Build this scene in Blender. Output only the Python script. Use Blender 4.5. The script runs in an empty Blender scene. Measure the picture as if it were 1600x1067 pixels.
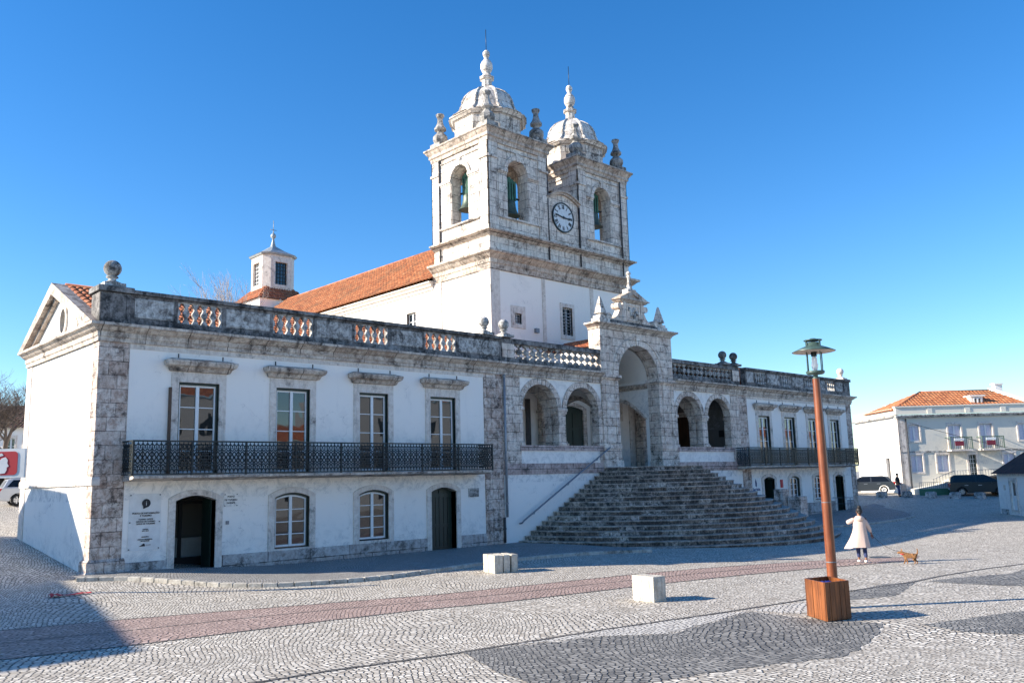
import bpy, bmesh, math, random
from mathutils import Vector, Matrix
from mathutils.geometry import tessellate_polygon
random.seed(7)
PI = math.pi
COL = bpy.context.scene.collection

# ------------------------------------------------------------------ helpers
def smooth01(a, b, t):
    u = min(1, max(0, (t - a) / (b - a)))
    return u * u * (3 - 2 * u)

def gz(x, y):
    """height of the ground"""
    z = -.25 - .25 * math.exp(-((x - 27) / 9) ** 2 - ((y + 13) / 8) ** 2)
    w = smooth01(4, 9, y)
    L = (1 - w) * (1 - smooth01(1, 7, x)) + w * (1 - smooth01(25, 45, x))
    z += L * .25 * smooth01(-6, 0, y)
    yy = max(0, y)
    z += L * (.118 * min(yy, 8) + .06 * (max(8, min(yy, 30)) - 8))
    s = (x + 9.25) * .688 + (y + 28.92) * .725
    lat = (x + 9.25) * .725 - (y + 28.92) * .688
    q = smooth01(16, 22, lat)
    z += q * (.12 * smooth01(56, 62, s) + .085 * (max(62, min(s, 72)) - 62))
    return z

def FR(y0):
    return lambda u, v, d: (u, y0 - d, v)
def SD(x0):
    return lambda u, v, d: (x0 - d, u, v)
def SDR(x0):
    return lambda u, v, d: (x0 + d, u, v)
def BK(y0):
    return lambda u, v, d: (u, y0 + d, v)
def GEN(o, e, n):
    o = Vector(o)
    return lambda u, v, d: (o.x + e[0] * u + n[0] * d, o.y + e[1] * u + n[1] * d, o.z + v)

class MB:
    def __init__(s):
        s.v = []; s.f = []; s.sm = []
    def add(s, vs, fs, smooth=False):
        b = len(s.v)
        s.v += [tuple(p) for p in vs]
        for f in fs:
            s.f.append(tuple(i + b for i in f)); s.sm.append(smooth)
        return s
    def box(s, x0, x1, y0, y1, z0, z1):
        vs = [(x, y, z) for z in (z0, z1) for y in (y0, y1) for x in (x0, x1)]
        return s.add(vs, [(0, 2, 3, 1), (4, 5, 7, 6), (0, 1, 5, 4), (2, 6, 7, 3), (0, 4, 6, 2), (1, 3, 7, 5)])
    def fbox(s, fr, u0, u1, v0, v1, d0, d1):
        vs = [fr(u, v, d) for d in (d0, d1) for v in (v0, v1) for u in (u0, u1)]
        return s.add(vs, [(0, 2, 3, 1), (4, 5, 7, 6), (0, 1, 5, 4), (2, 6, 7, 3), (0, 4, 6, 2), (1, 3, 7, 5)])
    def plate(s, outer, holes, d0, d1, fr):
        loops = [outer] + list(holes)
        flat = [p for l in loops for p in l]
        n = len(flat)
        if len(loops) == 1 and len(outer) == 4:
            tris = [(0, 1, 2), (0, 2, 3)]
        else:
            tris = tessellate_polygon([[Vector((p[0], p[1], 0)) for p in l] for l in loops])
        vs = [fr(p[0], p[1], d1) for p in flat] + [fr(p[0], p[1], d0) for p in flat]
        fs = []
        for t in tris:
            fs.append(tuple(t)); fs.append(tuple(i + n for i in reversed(t)))
        o = 0
        for l in loops:
            m = len(l)
            for i in range(m):
                a = o + i; b = o + (i + 1) % m
                fs.append((a, b, b + n, a + n))
            o += m
        return s.add(vs, fs)
    def lathe(s, prof, c, seg=16, rot=0, smooth=True, sx=1, sy=1):
        vs = []
        for r, z in prof:
            for i in range(seg):
                a = rot + 2 * PI * i / seg
                vs.append((c[0] + r * math.cos(a) * sx, c[1] + r * math.sin(a) * sy, c[2] + z))
        fs = []
        for j in range(len(prof) - 1):
            for i in range(seg):
                k = (i + 1) % seg
                fs.append((j * seg + i, j * seg + k, (j + 1) * seg + k, (j + 1) * seg + i))
        s.add(vs, fs, smooth)
        s.add(vs[:seg], [tuple(reversed(range(seg)))]); s.add(vs[-seg:], [tuple(range(seg))])
        return s
    def tube(s, pts, r, seg=6, smooth=True, r2=None):
        pts = [Vector(p) for p in pts]
        n = len(pts); vs = []
        for i, p in enumerate(pts):
            t = (pts[min(i + 1, n - 1)] - pts[max(i - 1, 0)]).normalized()
            a = t.orthogonal().normalized() if abs(t.z) > .95 else t.cross(Vector((0, 0, 1))).normalized()
            b = t.cross(a)
            rr = r if r2 is None else r + (r2 - r) * i / (n - 1)
            for k in range(seg):
                an = 2 * PI * k / seg
                vs.append(p + (a * math.cos(an) + b * math.sin(an)) * rr)
        fs = []
        for j in range(n - 1):
            for i in range(seg):
                k = (i + 1) % seg
                fs.append((j * seg + i, j * seg + k, (j + 1) * seg + k, (j + 1) * seg + i))
        fs.append(tuple(reversed(range(seg)))); fs.append(tuple(range((n - 1) * seg, n * seg)))
        return s.add(vs, fs, smooth)
    def sweep(s, path, prof, closed=False):
        """prof [(out,z)] swept along a plan path; 'out' is to the right of the walking direction"""
        P = [Vector((p[0], p[1])) for p in path]; n = len(P)
        vs = []
        for i, p in enumerate(P):
            dirs = []
            if closed or i > 0: dirs.append((p - P[i - 1]).normalized())
            if closed or i < n - 1: dirs.append((P[(i + 1) % n] - p).normalized())
            ns = [Vector((d.y, -d.x)) for d in dirs]
            if len(ns) == 2:
                m = (ns[0] + ns[1]).normalized(); m = m / max(.3, m.dot(ns[0]))
            else: m = ns[0]
            for o, z in prof:
                vs.append((p.x + m.x * o, p.y + m.y * o, z))
        k = len(prof); fs = []
        for i in range(n if closed else n - 1):
            j = (i + 1) % n
            for a in range(k):
                b = (a + 1) % k
                fs.append((i * k + a, i * k + b, j * k + b, j * k + a))
        if not closed:
            fs.append(tuple(range(k))); fs.append(tuple((n - 1) * k + a for a in reversed(range(k))))
        return s.add(vs, fs)
    def cone(s, base, top):
        """frustum between two rings with the same number of points"""
        n = len(base)
        fs = [(i, (i + 1) % n, n + (i + 1) % n, n + i) for i in range(n)]
        fs += [tuple(reversed(range(n))), tuple(range(n, 2 * n))]
        return s.add(list(base) + list(top), fs)
    def build(s, name, mat, parent=None, smooth_all=False, bevel=0):
        off = world_loc(parent) if parent else Vector((0, 0, 0))
        me = bpy.data.meshes.new(name)
        me.from_pydata([(p[0] - off.x, p[1] - off.y, p[2] - off.z) for p in s.v], [], s.f)
        for p, q in zip(me.polygons, s.sm): p.use_smooth = q or smooth_all
        bm = bmesh.new(); bm.from_mesh(me)
        bmesh.ops.recalc_face_normals(bm, faces=bm.faces)
        bm.to_mesh(me); bm.free()
        me.materials.append(mat)
        o = bpy.data.objects.new(name, me); COL.objects.link(o)
        if parent: o.parent = parent
        if bevel:
            m = o.modifiers.new('bevel', 'BEVEL'); m.width = bevel; m.segments = 1; m.limit_method = 'ANGLE'
        return o

LOC = {}
def world_loc(o):
    p = Vector((0, 0, 0))
    while o is not None:
        p = p + o.location; o = o.parent
    return p

def tag(o, label=None, cat=None, group=None, kind=None):
    if label: o['label'] = label
    if cat: o['category'] = cat
    if group: o['group'] = group
    if kind: o['kind'] = kind
    return o

def thing(name, loc, label, cat, group=None):
    o = bpy.data.objects.new(name, None); COL.objects.link(o)
    o.location = loc; o.empty_display_size = .3
    return tag(o, label, cat, group)

def copy_tree(o, parent=None):
    c = o.copy(); COL.objects.link(c)
    if parent: c.parent = parent
    for ch in [x for x in bpy.data.objects if x.parent == o and x != c]:
        copy_tree(ch, c)
    return c

# ------------------------------------------------------------------ materials
def newmat(name):
    m = bpy.data.materials.new(name); m.use_nodes = True
    nt = m.node_tree; b = nt.nodes['Principled BSDF']
    return m, nt, b

class NT:
    def __init__(s, nt): s.nt = nt
    def n(s, t, **kw):
        x = s.nt.nodes.new(t)
        for k, v in kw.items(): setattr(x, k, v)
        return x
    def l(s, a, b): s.nt.links.new(a, b)
    def coords(s, scale=(1, 1, 1), obj=True):
        tc = s.n('ShaderNodeTexCoord'); mp = s.n('ShaderNodeMapping')
        mp.inputs['Scale'].default_value = scale
        s.l(tc.outputs['Object'], mp.inputs['Vector']); return mp.outputs['Vector']
    def noise(s, vec, scale, detail=6, rough=.6, dist=0):
        x = s.n('ShaderNodeTexNoise'); x.inputs['Scale'].default_value = scale
        x.inputs['Detail'].default_value = detail; x.inputs['Roughness'].default_value = rough
        x.inputs['Distortion'].default_value = dist
        s.l(vec, x.inputs['Vector']); return x.outputs['Fac']
    def ramp(s, fac, stops):
        r = s.n('ShaderNodeValToRGB'); e = r.color_ramp.elements
        while len(e) < len(stops): e.new(.5)
        for i, (p, c) in enumerate(stops):
            e[i].position = p; e[i].color = (c, c, c, 1) if not hasattr(c, '__len__') else (*c, 1)
        s.l(fac, r.inputs['Fac']); return r.outputs['Color']
    def mix(s, fac, a, b, mode='MIX'):
        x = s.n('ShaderNodeMix', data_type='RGBA', blend_type=mode)
        for sock, v in ((x.inputs['Factor'], fac), (x.inputs['A'], a), (x.inputs['B'], b)):
            if hasattr(v, 'is_linked') or hasattr(v, 'links'): s.l(v, sock)
            elif hasattr(v, '__len__'): sock.default_value = (*v, 1)
            else: sock.default_value = v
        return x.outputs['Result']
    def math(s, op, a, b=None):
        x = s.n('ShaderNodeMath', operation=op)
        for i, v in enumerate((a, b)):
            if v is None: continue
            if hasattr(v, 'links'): s.l(v, x.inputs[i])
            else: x.inputs[i].default_value = v
        return x.outputs[0]
    def wallvec(s):
        """(u, height) coordinates for any upright wall, chosen by its normal"""
        tc = s.n('ShaderNodeTexCoord'); g = s.n('ShaderNodeNewGeometry')
        sp = s.n('ShaderNodeSeparateXYZ'); s.l(tc.outputs['Object'], sp.inputs[0])
        sn = s.n('ShaderNodeSeparateXYZ'); s.l(g.outputs['Normal'], sn.inputs[0])
        f = s.math('GREATER_THAN', s.math('ABSOLUTE', sn.outputs[0]), .6)
        u = s.math('ADD', s.math('MULTIPLY', sp.outputs[1], f), s.math('MULTIPLY', sp.outputs[0], s.math('SUBTRACT', 1, f)))
        cb = s.n('ShaderNodeCombineXYZ'); s.l(u, cb.inputs[0]); s.l(sp.outputs[2], cb.inputs[1])
        s.l(s.math('ADD', sp.outputs[0], sp.outputs[1]), cb.inputs[2])
        return cb.outputs[0], tc.outputs['Object']

def simple(name, col, rough=.6, metal=0, var=0, scale=8, bump=0, spec=None):
    m, nt, b = newmat(name); k = NT(nt)
    b.inputs['Roughness'].default_value = rough; b.inputs['Metallic'].default_value = metal
    b.inputs['Base Color'].default_value = (*col, 1)
    if var or bump:
        v = k.coords(); n = k.noise(v, scale, 5)
        if var:
            a = tuple(min(1, c * (1 + var)) for c in col); d = tuple(c * (1 - var) for c in col)
            k.l(k.ramp(n, [(.3, d), (.7, a)]), b.inputs['Base Color'])
        if bump:
            bp = k.n('ShaderNodeBump'); bp.inputs['Strength'].default_value = bump; bp.inputs['Distance'].default_value = .02
            k.l(n, bp.inputs['Height']); k.l(bp.outputs[0], b.inputs['Normal'])
    return m

def plaster(name, col, dirt=(.45, .5, .56), amount=.5):
    m, nt, b = newmat(name); k = NT(nt)
    b.inputs['Roughness'].default_value = .85
    wv, ob = k.wallvec()
    big = k.noise(ob, .7, 8, .75, .5)
    mp = k.n('ShaderNodeMapping'); mp.inputs['Scale'].default_value = (1.8, .35, 1); k.l(wv, mp.inputs[0])
    streak = k.noise(mp.outputs[0], 1.6, 6, .7)
    fine = k.noise(ob, 14, 6, .7)
    c = k.mix(k.math('MULTIPLY', k.ramp(big, [(.54, 0), (.74, 1)]), .3 * amount), col, dirt)
    st = k.math('MULTIPLY', k.ramp(streak, [(.58, 0), (.8, 1)]), .3 * amount)
    c = k.mix(st, c, dirt)
    sz = k.n('ShaderNodeSeparateXYZ'); k.l(ob, sz.inputs[0]); zz = sz.outputs[2]
    def band(z0, z1, z2):
        return k.math('MULTIPLY', k.math('MULTIPLY', k.math('GREATER_THAN', zz, z0 - .5), k.ramp(k.math('DIVIDE', k.math('SUBTRACT', zz, z0), z2 - z0), [(0, 1), (1, 0)])), 1)
    nb = k.noise(ob, 2.6, 9, .8, .7); nb2 = k.ramp(nb, [(.47, 0), (.66, 1)])
    for z0, z2 in ((3.0, 5.3), (.1, 1.5)):
        bb = k.math('MULTIPLY', k.math('GREATER_THAN', zz, z0 - .7), k.ramp(k.math('DIVIDE', k.math('SUBTRACT', zz, z0), z2 - z0), [(0, 1), (1, 0)]))
        c = k.mix(k.math('MULTIPLY', k.math('MULTIPLY', bb, nb2), .8 * amount), c, (.33, .35, .36))
    hair = k.n('ShaderNodeTexVoronoi'); hair.feature = 'DISTANCE_TO_EDGE'; hair.inputs['Scale'].default_value = .9
    hn = k.n('ShaderNodeTexNoise'); hn.inputs['Scale'].default_value = 2.5; hn.inputs['Detail'].default_value = 8; k.l(ob, hn.inputs['Vector'])
    hs = k.n('ShaderNodeVectorMath', operation='SCALE'); hs.inputs['Scale'].default_value = .8; k.l(hn.outputs['Color'], hs.inputs[0])
    ha = k.n('ShaderNodeVectorMath', operation='ADD'); k.l(hs.outputs[0], ha.inputs[0]); k.l(ob, ha.inputs[1]); k.l(ha.outputs[0], hair.inputs['Vector'])
    c = k.mix(k.math('MULTIPLY', k.math('MULTIPLY', k.ramp(hair.outputs['Distance'], [(.0, 1), (.012, 0)]), k.ramp(big, [(.5, 0), (.6, 1)])), .55 * amount), c, (.3, .3, .3))
    spots = k.noise(ob, 5.5, 8, .8)
    c = k.mix(k.math('MULTIPLY', k.ramp(spots, [(.66, 0), (.74, 1)]), .6 * amount), c, (.3, .3, .3))
    k.l(c, b.inputs['Base Color'])
    bp = k.n('ShaderNodeBump'); bp.inputs['Strength'].default_value = .35; bp.inputs['Distance'].default_value = .012
    k.l(k.math('ADD', fine, k.math('MULTIPLY', big, 2.)), bp.inputs['Height']); k.l(bp.outputs[0], b.inputs['Normal'])
    return m

def stone(name, light=(.6, .56, .5), second=(.47, .38, .33), dark=(.05, .048, .045), grime=.5, brick=(.85, .4), mortar=.02, crack=.6, streak=.5, tone2=(.74, .68, .65)):
    m, nt, b = newmat(name); k = NT(nt)
    b.inputs['Roughness'].default_value = .8
    wv, ob = k.wallvec()
    big = k.noise(ob, 1.1, 7, .7, .6); mid = k.noise(ob, 4.5, 8, .75, .4); fine = k.noise(ob, 24, 6, .7)
    c = k.mix(k.ramp(mid, [(.4, 0), (.62, 1)]), light, second)
    h = k.math('MULTIPLY', mid, .5)
    if brick:
        br = k.n('ShaderNodeTexBrick'); k.l(wv, br.inputs['Vector'])
        br.inputs['Scale'].default_value = 1; br.inputs['Brick Width'].default_value = brick[0]
        br.inputs['Row Height'].default_value = brick[1]; br.inputs['Mortar Size'].default_value = mortar * .55
        br.inputs['Mortar Smooth'].default_value = .1; br.inputs['Bias'].default_value = 0
        br.inputs['Color1'].default_value = (1, 1, 1, 1); br.inputs['Color2'].default_value = (*tone2, 1)
        br.inputs['Mortar'].default_value = (.09, .078, .07, 1)
        br.squash = 1.3; br.squash_frequency = 3; br.offset = .45
        # slightly wandering joints
        jn = k.noise(ob, 1.9, 5, .7, .5)
        c = k.mix(k.ramp(jn, [(.38, .25), (.58, 1)]), c, br.outputs['Color'], 'MULTIPLY')
        h = k.math('SUBTRACT', h, k.math('MULTIPLY', br.outputs['Fac'], 1.2))
    # black lichen
    g = k.ramp(big, [(.62 - .22 * grime, 0), (.8 - .2 * grime, 1)])
    g2 = k.ramp(mid, [(.42, 0), (.6, 1)])
    gg = k.math('MULTIPLY', k.math('MULTIPLY', g, k.math('ADD', .35, g2)), .9)
    c = k.mix(gg, c, dark)
    if streak:
        mp = k.n('ShaderNodeMapping'); mp.inputs['Scale'].default_value = (4.5, .35, 1); k.l(wv, mp.inputs[0])
        s1 = k.noise(mp.outputs[0], 1.4, 6, .75, .3)
        c = k.mix(k.math('MULTIPLY', k.ramp(s1, [(.52, 0), (.7, 1)]), streak), c, dark)
    if crack:
        vo = k.n('ShaderNodeTexVoronoi'); vo.feature = 'DISTANCE_TO_EDGE'; vo.inputs['Scale'].default_value = 3.4
        mx = k.n('ShaderNodeVectorMath', operation='ADD')
        nz = k.n('ShaderNodeTexNoise'); nz.inputs['Scale'].default_value = 4; nz.inputs['Detail'].default_value = 6; k.l(ob, nz.inputs['Vector'])
        sc = k.n('ShaderNodeVectorMath', operation='SCALE'); sc.inputs['Scale'].default_value = .35
        k.l(nz.outputs['Color'], sc.inputs[0]); k.l(ob, mx.inputs[0]); k.l(sc.outputs[0], mx.inputs[1]); k.l(mx.outputs[0], vo.inputs['Vector'])
        cr = k.ramp(vo.outputs['Distance'], [(.0, 1), (.035, 0)])
        c = k.mix(k.math('MULTIPLY', k.math('MULTIPLY', cr, crack), k.ramp(big, [(.4, .1), (.6, 1)])), c, dark)
    k.l(c, b.inputs['Base Color'])
    bp = k.n('ShaderNodeBump'); bp.inputs['Strength'].default_value = .7; bp.inputs['Distance'].default_value = .03
    k.l(k.math('ADD', h, k.math('MULTIPLY', fine, .35)), bp.inputs['Height']); k.l(bp.outputs[0], b.inputs['Normal'])
    return m

def island_stone(name, cols, dark, grime=.6):
    """separate blocks, each with its own tone"""
    m, nt, b = newmat(name); k = NT(nt); b.inputs['Roughness'].default_value = .85
    ob = k.coords(); g = k.n('ShaderNodeNewGeometry')
    r = k.ramp(g.outputs['Random Per Island'], [(i / (len(cols) - 1), c) for i, c in enumerate(cols)])
    mid = k.noise(ob, 5, 8, .8, .5); big = k.noise(ob, 1.3, 6, .7); fine = k.noise(ob, 26, 5, .7)
    mp = k.n('ShaderNodeMapping'); mp.inputs['Scale'].default_value = (9, 9, .8); k.l(ob, mp.inputs[0])
    st = k.noise(mp.outputs[0], 1.5, 5, .7)
    c = k.mix(k.math('MULTIPLY', k.ramp(mid, [(.42, 0), (.58, 1)]), grime), r, dark)
    c = k.mix(k.math('MULTIPLY', k.ramp(big, [(.4, 0), (.6, 1)]), grime * .8), c, dark)
    c = k.mix(k.math('MULTIPLY', k.ramp(st, [(.5, 0), (.62, 1)]), .5), c, dark)
    k.l(c, b.inputs['Base Color'])
    bp = k.n('ShaderNodeBump'); bp.inputs['Strength'].default_value = .7; bp.inputs['Distance'].default_value = .025
    k.l(k.math('ADD', mid, k.math('MULTIPLY', fine, .4)), bp.inputs['Height']); k.l(bp.outputs[0], b.inputs['Normal'])
    return m

def cobble(name, a, b_, gap=(.05, .048, .045), scale=10.5, stretch=(1, .85, 1), rot=.5, wear=.35):
    m, nt, b = newmat(name); k = NT(nt); b.inputs['Roughness'].default_value = .75
    tc = k.n('ShaderNodeTexCoord'); g = k.n('ShaderNodeNewGeometry')
    mp = k.n('ShaderNodeMapping'); mp.inputs['Scale'].default_value = stretch; mp.inputs['Rotation'].default_value = (0, 0, rot)
    k.l(g.outputs['Position'], mp.inputs[0])
    # rows bend in slow waves like hand laid setts
    nz = k.n('ShaderNodeTexNoise'); nz.inputs['Scale'].default_value = .22; nz.inputs['Detail'].default_value = 1
    k.l(g.outputs['Position'], nz.inputs['Vector'])
    sc = k.n('ShaderNodeVectorMath', operation='SCALE'); sc.inputs['Scale'].default_value = 2.4; k.l(nz.outputs['Color'], sc.inputs[0])
    ad = k.n('ShaderNodeVectorMath', operation='ADD'); k.l(mp.outputs[0], ad.inputs[0]); k.l(sc.outputs[0], ad.inputs[1])
    outs = []
    for feat in ('F1', 'DISTANCE_TO_EDGE'):
        vo = k.n('ShaderNodeTexVoronoi'); vo.voronoi_dimensions = '2D'; vo.feature = feat; vo.inputs['Scale'].default_value = scale; vo.inputs['Randomness'].default_value = .6
        k.l(ad.outputs[0], vo.inputs['Vector']); outs.append(vo)
    sp = k.n('ShaderNodeSeparateColor'); k.l(outs[0].outputs['Color'], sp.inputs[0])
    c = k.mix(sp.outputs[0], a, b_)
    big = k.noise(g.outputs['Position'], .5, 8, .75, .6); mid = k.noise(g.outputs['Position'], 9, 5, .7)
    c = k.mix(k.math('MULTIPLY', k.ramp(big, [(.42, 0), (.68, 1)]), wear), c, tuple(x * .45 for x in a))
    c = k.mix(k.math('MULTIPLY', k.ramp(mid, [(.5, 0), (.7, 1)]), .35), c, tuple(x * .4 for x in a))
    patch = k.noise(g.outputs['Position'], 1.6, 7, .75, .8)
    c = k.mix(k.math('MULTIPLY', k.ramp(patch, [(.52, 0), (.66, 1)]), .35), c, tuple(x * .42 for x in a))
    c = k.mix(k.math('MULTIPLY', k.ramp(patch, [(.3, 1), (.42, 0)]), .3), c, (.85, .8, .7))
    ed = k.ramp(outs[1].outputs['Distance'], [(.06, 1), (.19, 0)])
    c = k.mix(k.math('MULTIPLY', ed, .92), c, gap)
    k.l(c, b.inputs['Base Color'])
    h = k.ramp(outs[1].outputs['Distance'], [(.0, 0), (.16, 1)])
    bp = k.n('ShaderNodeBump'); bp.inputs['Strength'].default_value = .75; bp.inputs['Distance'].default_value = .02
    k.l(k.math('ADD', h, k.math('MULTIPLY', sp.outputs[1], .5)), bp.inputs['Height']); k.l(bp.outputs[0], b.inputs['Normal'])
    return m

def tilemat(name, a=(.62, .2, .07), b_=(.4, .11, .05), c_=(.75, .36, .17), lichen=.35):
    m, nt, b = newmat(name); k = NT(nt); b.inputs['Roughness'].default_value = .85
    ob = k.coords(); n1 = k.noise(ob, 3.2, 3, .5); n2 = k.noise(ob, .6, 5, .7, .4); n3 = k.noise(ob, 13, 5, .7)
    c = k.ramp(n1, [(.32, b_), (.5, a), (.7, c_)])
    c = k.mix(k.math('MULTIPLY', k.ramp(n2, [(.5, 0), (.66, 1)]), lichen), c, (.14, .1, .06))
    c = k.mix(k.math('MULTIPLY', k.ramp(n3, [(.55, 0), (.7, 1)]), .4), c, (.16, .09, .06))
    k.l(c, b.inputs['Base Color'])
    bp = k.n('ShaderNodeBump'); bp.inputs['Strength'].default_value = .4; bp.inputs['Distance'].default_value = .01
    k.l(n3, bp.inputs['Height']); k.l(bp.outputs[0], b.inputs['Normal'])
    return m

def glassmat(name, tint=(.012, .016, .02), wave=.06, ior=1.75):
    m, nt, b = newmat(name); k = NT(nt)
    b.inputs['Base Color'].default_value = (*tint, 1); b.inputs['Roughness'].default_value = .02
    b.inputs['IOR'].default_value = ior
    ob = k.coords(); n = k.noise(ob, 1.3, 1, .4, .4)
    bp = k.n('ShaderNodeBump'); bp.inputs['Strength'].default_value = wave; bp.inputs['Distance'].default_value = .05
    k.l(n, bp.inputs['Height']); k.l(bp.outputs[0], b.inputs['Normal'])
    return m

def clearglass(name):
    m, nt, b = newmat(name)
    b.inputs['Base Color'].default_value = (1, 1, 1, 1); b.inputs['Roughness'].default_value = 0
    b.inputs['Transmission Weight'].default_value = 1; b.inputs['IOR'].default_value = 1.02
    return m

def woodmat(name, a, b_, scale=1, axis=(14, 14, .7), rough=.45):
    m, nt, b = newmat(name); k = NT(nt); b.inputs['Roughness'].default_value = rough
    v = k.coords(axis); n = k.noise(v, scale, 8, .7, .8); n2 = k.noise(k.coords(), 1.2, 4, .6)
    c = k.ramp(n, [(.3, b_), (.52, a), (.72, tuple(min(1, x * 1.5) for x in a))])
    c = k.mix(k.math('MULTIPLY', k.ramp(n2, [(.45, 0), (.65, 1)]), .5), c, b_)
    g = k.n('ShaderNodeNewGeometry')
    c = k.mix(.35, c, k.ramp(g.outputs['Random Per Island'], [(0, .2), (1, 1.)]), 'MULTIPLY')
    k.l(c, b.inputs['Base Color'])
    bp = k.n('ShaderNodeBump'); bp.inputs['Strength'].default_value = .3; bp.inputs['Distance'].default_value = .01
    k.l(n, bp.inputs['Height']); k.l(bp.outputs[0], b.inputs['Normal'])
    return m

M = {}
M['white'] = plaster('white_limewash', (.92, .88, .82), (.5, .5, .5), amount=.9)
M['cream'] = plaster('cream_render', (.74, .7, .6), (.42, .43, .4), .9)
M['greywall'] = plaster('pale_grey_render', (.4, .42, .44), (.25, .26, .28), .9)
M['ashlar'] = stone('limestone_ashlar', (.9, .82, .72), (.64, .52, .44), (.045, .038, .033), grime=.5, brick=(.78, .42), mortar=.026, streak=.4, crack=.9)
M['quoin'] = stone('corner_stones', (.82, .73, .65), (.48, .35, .28), (.05, .04, .035), grime=.74, brick=(.6, .45), mortar=.022, streak=.3, crack=1, tone2=(.72, .62, .57))
M['trim'] = stone('smooth_limestone', (.8, .74, .67), (.64, .56, .49), grime=.35, brick=None, crack=.25, streak=.35)
M['cornice'] = stone('weathered_cornice', (.74, .67, .58), (.42, .34, .28), (.04, .035, .032), grime=.6, brick=(1.1, 2.), mortar=.03, streak=.6)
M['black'] = stone('lichened_parapet', (.34, .33, .32), (.11, .105, .1), (.025, .024, .024), grime=1.0, brick=(1.4, 3.), mortar=.02, streak=.8)
M['panel'] = stone('mossy_panel', (.66, .65, .62), (.2, .19, .18), (.045, .042, .04), grime=.8, brick=None, streak=.5)
M['tower'] = stone('tower_limestone', (.86, .82, .75), (.68, .62, .56), (.05, .042, .038), grime=.48, brick=(.9, .5), mortar=.026, streak=.9, crack=1)
M['plinth'] = stone('plinth_stone', (.62, .6, .58), (.38, .34, .32), grime=.6, brick=(1.3, .6), mortar=.03, streak=.35)
M['pinkband'] = stone('pink_limestone', (.66, .54, .5), (.42, .31, .28), grime=.5, brick=(1.2, .5), mortar=.03)
M['step'] = island_stone('step_stone', [(.3, .22, .16), (.5, .38, .29), (.36, .28, .22), (.7, .6, .5), (.34, .26, .21), (.9, .82, .74)], (.028, .024, .02), .95)
M['nosing'] = island_stone('worn_skylit_edge', [(.6, .52, .44), (.78, .69, .6), (.5, .42, .36)], (.08, .065, .055), .6)  # paler stone paints in the sky-lit tread lines, on top of edge wear
M['block'] = island_stone('pale_block', [(.7, .66, .56), (.62, .58, .5)], (.24, .2, .15), .35)
M['cob'] = cobble('cobble_setts', (.92, .85, .73), (.46, .4, .32))
M['cobdark'] = cobble('basalt_setts', (.17, .165, .155), (.42, .4, .36), (.03, .03, .03), rot=.9)
M['cobpink'] = cobble('pink_setts', (.64, .47, .4), (.4, .28, .24), (.1, .07, .06), scale=9.5, rot=-.6)
M['cobpale'] = cobble('pale_setts', (.8, .76, .68), (.64, .6, .54), rot=1.3, wear=.15)
M['walk'] = cobble('pavement_setts', (.5, .48, .45), (.34, .33, .31), scale=13, rot=.3)
M['cobline'] = cobble('joint_setts', (.14, .13, .12), (.2, .18, .16), (.03, .03, .03), scale=11)
M['kerb'] = stone('kerb_stone', (.55, .52, .46), (.36, .33, .28), grime=.5, brick=None)
M['tile'] = tilemat('terracotta_tile', (.42, .13, .05), (.24, .07, .035), (.55, .24, .12), .45)
M['tile2'] = tilemat('bright_terracotta', (.43, .155, .06), (.25, .085, .04), (.55, .26, .12), .5)
M['tiledark'] = tilemat('brown_corrugated', (.09, .04, .03), (.06, .03, .025), (.12, .06, .045), .3)
M['green'] = simple('dark_green_paint', (.012, .03, .024), .4, var=.3, scale=20)
M['wframe'] = simple('white_paint', (.78, .8, .8), .45, var=.06, scale=12)
M['glass'] = glassmat('old_window_glass')
M['glassd'] = glassmat('dark_window_glass', (.008, .009, .01), .1, 1.5)
M['blind'] = simple('pale_blind_behind_glass', (.55, .57, .68), .15, var=.1)
M['endwall'] = plaster('dark_brown_render', (.16, .15, .14), (.08, .075, .07), .8)  # dark grey-brown tone of the right end wall
M['screen'] = stone('lichened_screen', (.5, .48, .45), (.2, .19, .18), (.04, .038, .035), grime=.9, brick=None, streak=.5)
M['iron'] = simple('black_green_iron', (.012, .02, .022), .45, metal=.2, var=.4, scale=15)
M['greyiron'] = simple('grey_painted_steel', (.2, .22, .25), .4, metal=.3)
M['pipe'] = simple('downpipe_zinc', (.3, .32, .35), .5, metal=.3, var=.2)
M['pipedark'] = simple('downpipe_dark', (.05, .05, .055), .6, var=.3)
M['dark'] = simple('dark_interior', (.02, .02, .022), .9)
M['interior'] = simple('interior_wall', (.25, .24, .22), .9)
M['door'] = woodmat('green_door_wood', (.018, .04, .03), (.01, .02, .016), 1)
M['brown'] = woodmat('brown_door_wood', (.1, .05, .025), (.03, .015, .01), 1)
M['wood'] = woodmat('oiled_planks', (.24, .08, .025), (.05, .013, .006), 1, (10, 10, .8), .35)
M['pole'] = woodmat('lamp_pole_wood', (.27, .08, .03), (.1, .024, .012), 1, (9, 9, .5), .35)
M['bronze'] = simple('bell_bronze', (.1, .13, .1), .5, metal=.6, var=.4, scale=6)
M['patina'] = simple('green_patina', (.05, .17, .125), .7, var=.35, scale=5)
M['clockface'] = simple('clock_enamel', (.62, .66, .68), .4, var=.1)
M['blackpaint'] = simple('black_paint', (.01, .01, .012), .5)
M['lampgreen'] = simple('verdigris_lamp_paint', (.055, .095, .085), .4, var=.3)
M['shade_in'] = simple('lamp_shade_lining', (.6, .5, .42), .5)
M['clear'] = clearglass('lantern_glass')
M['bulb'] = simple('frosted_lamp', (.85, .85, .85), .3)
M['lead'] = simple('lead_roof', (.33, .36, .37), .5, metal=.2, var=.25, scale=3)
M['poster'] = simple('poster_sheet', (.72, .72, .7), .5, var=.12, scale=2.2)
M['ink'] = simple('black_ink', (.015, .016, .02), .6)
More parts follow.
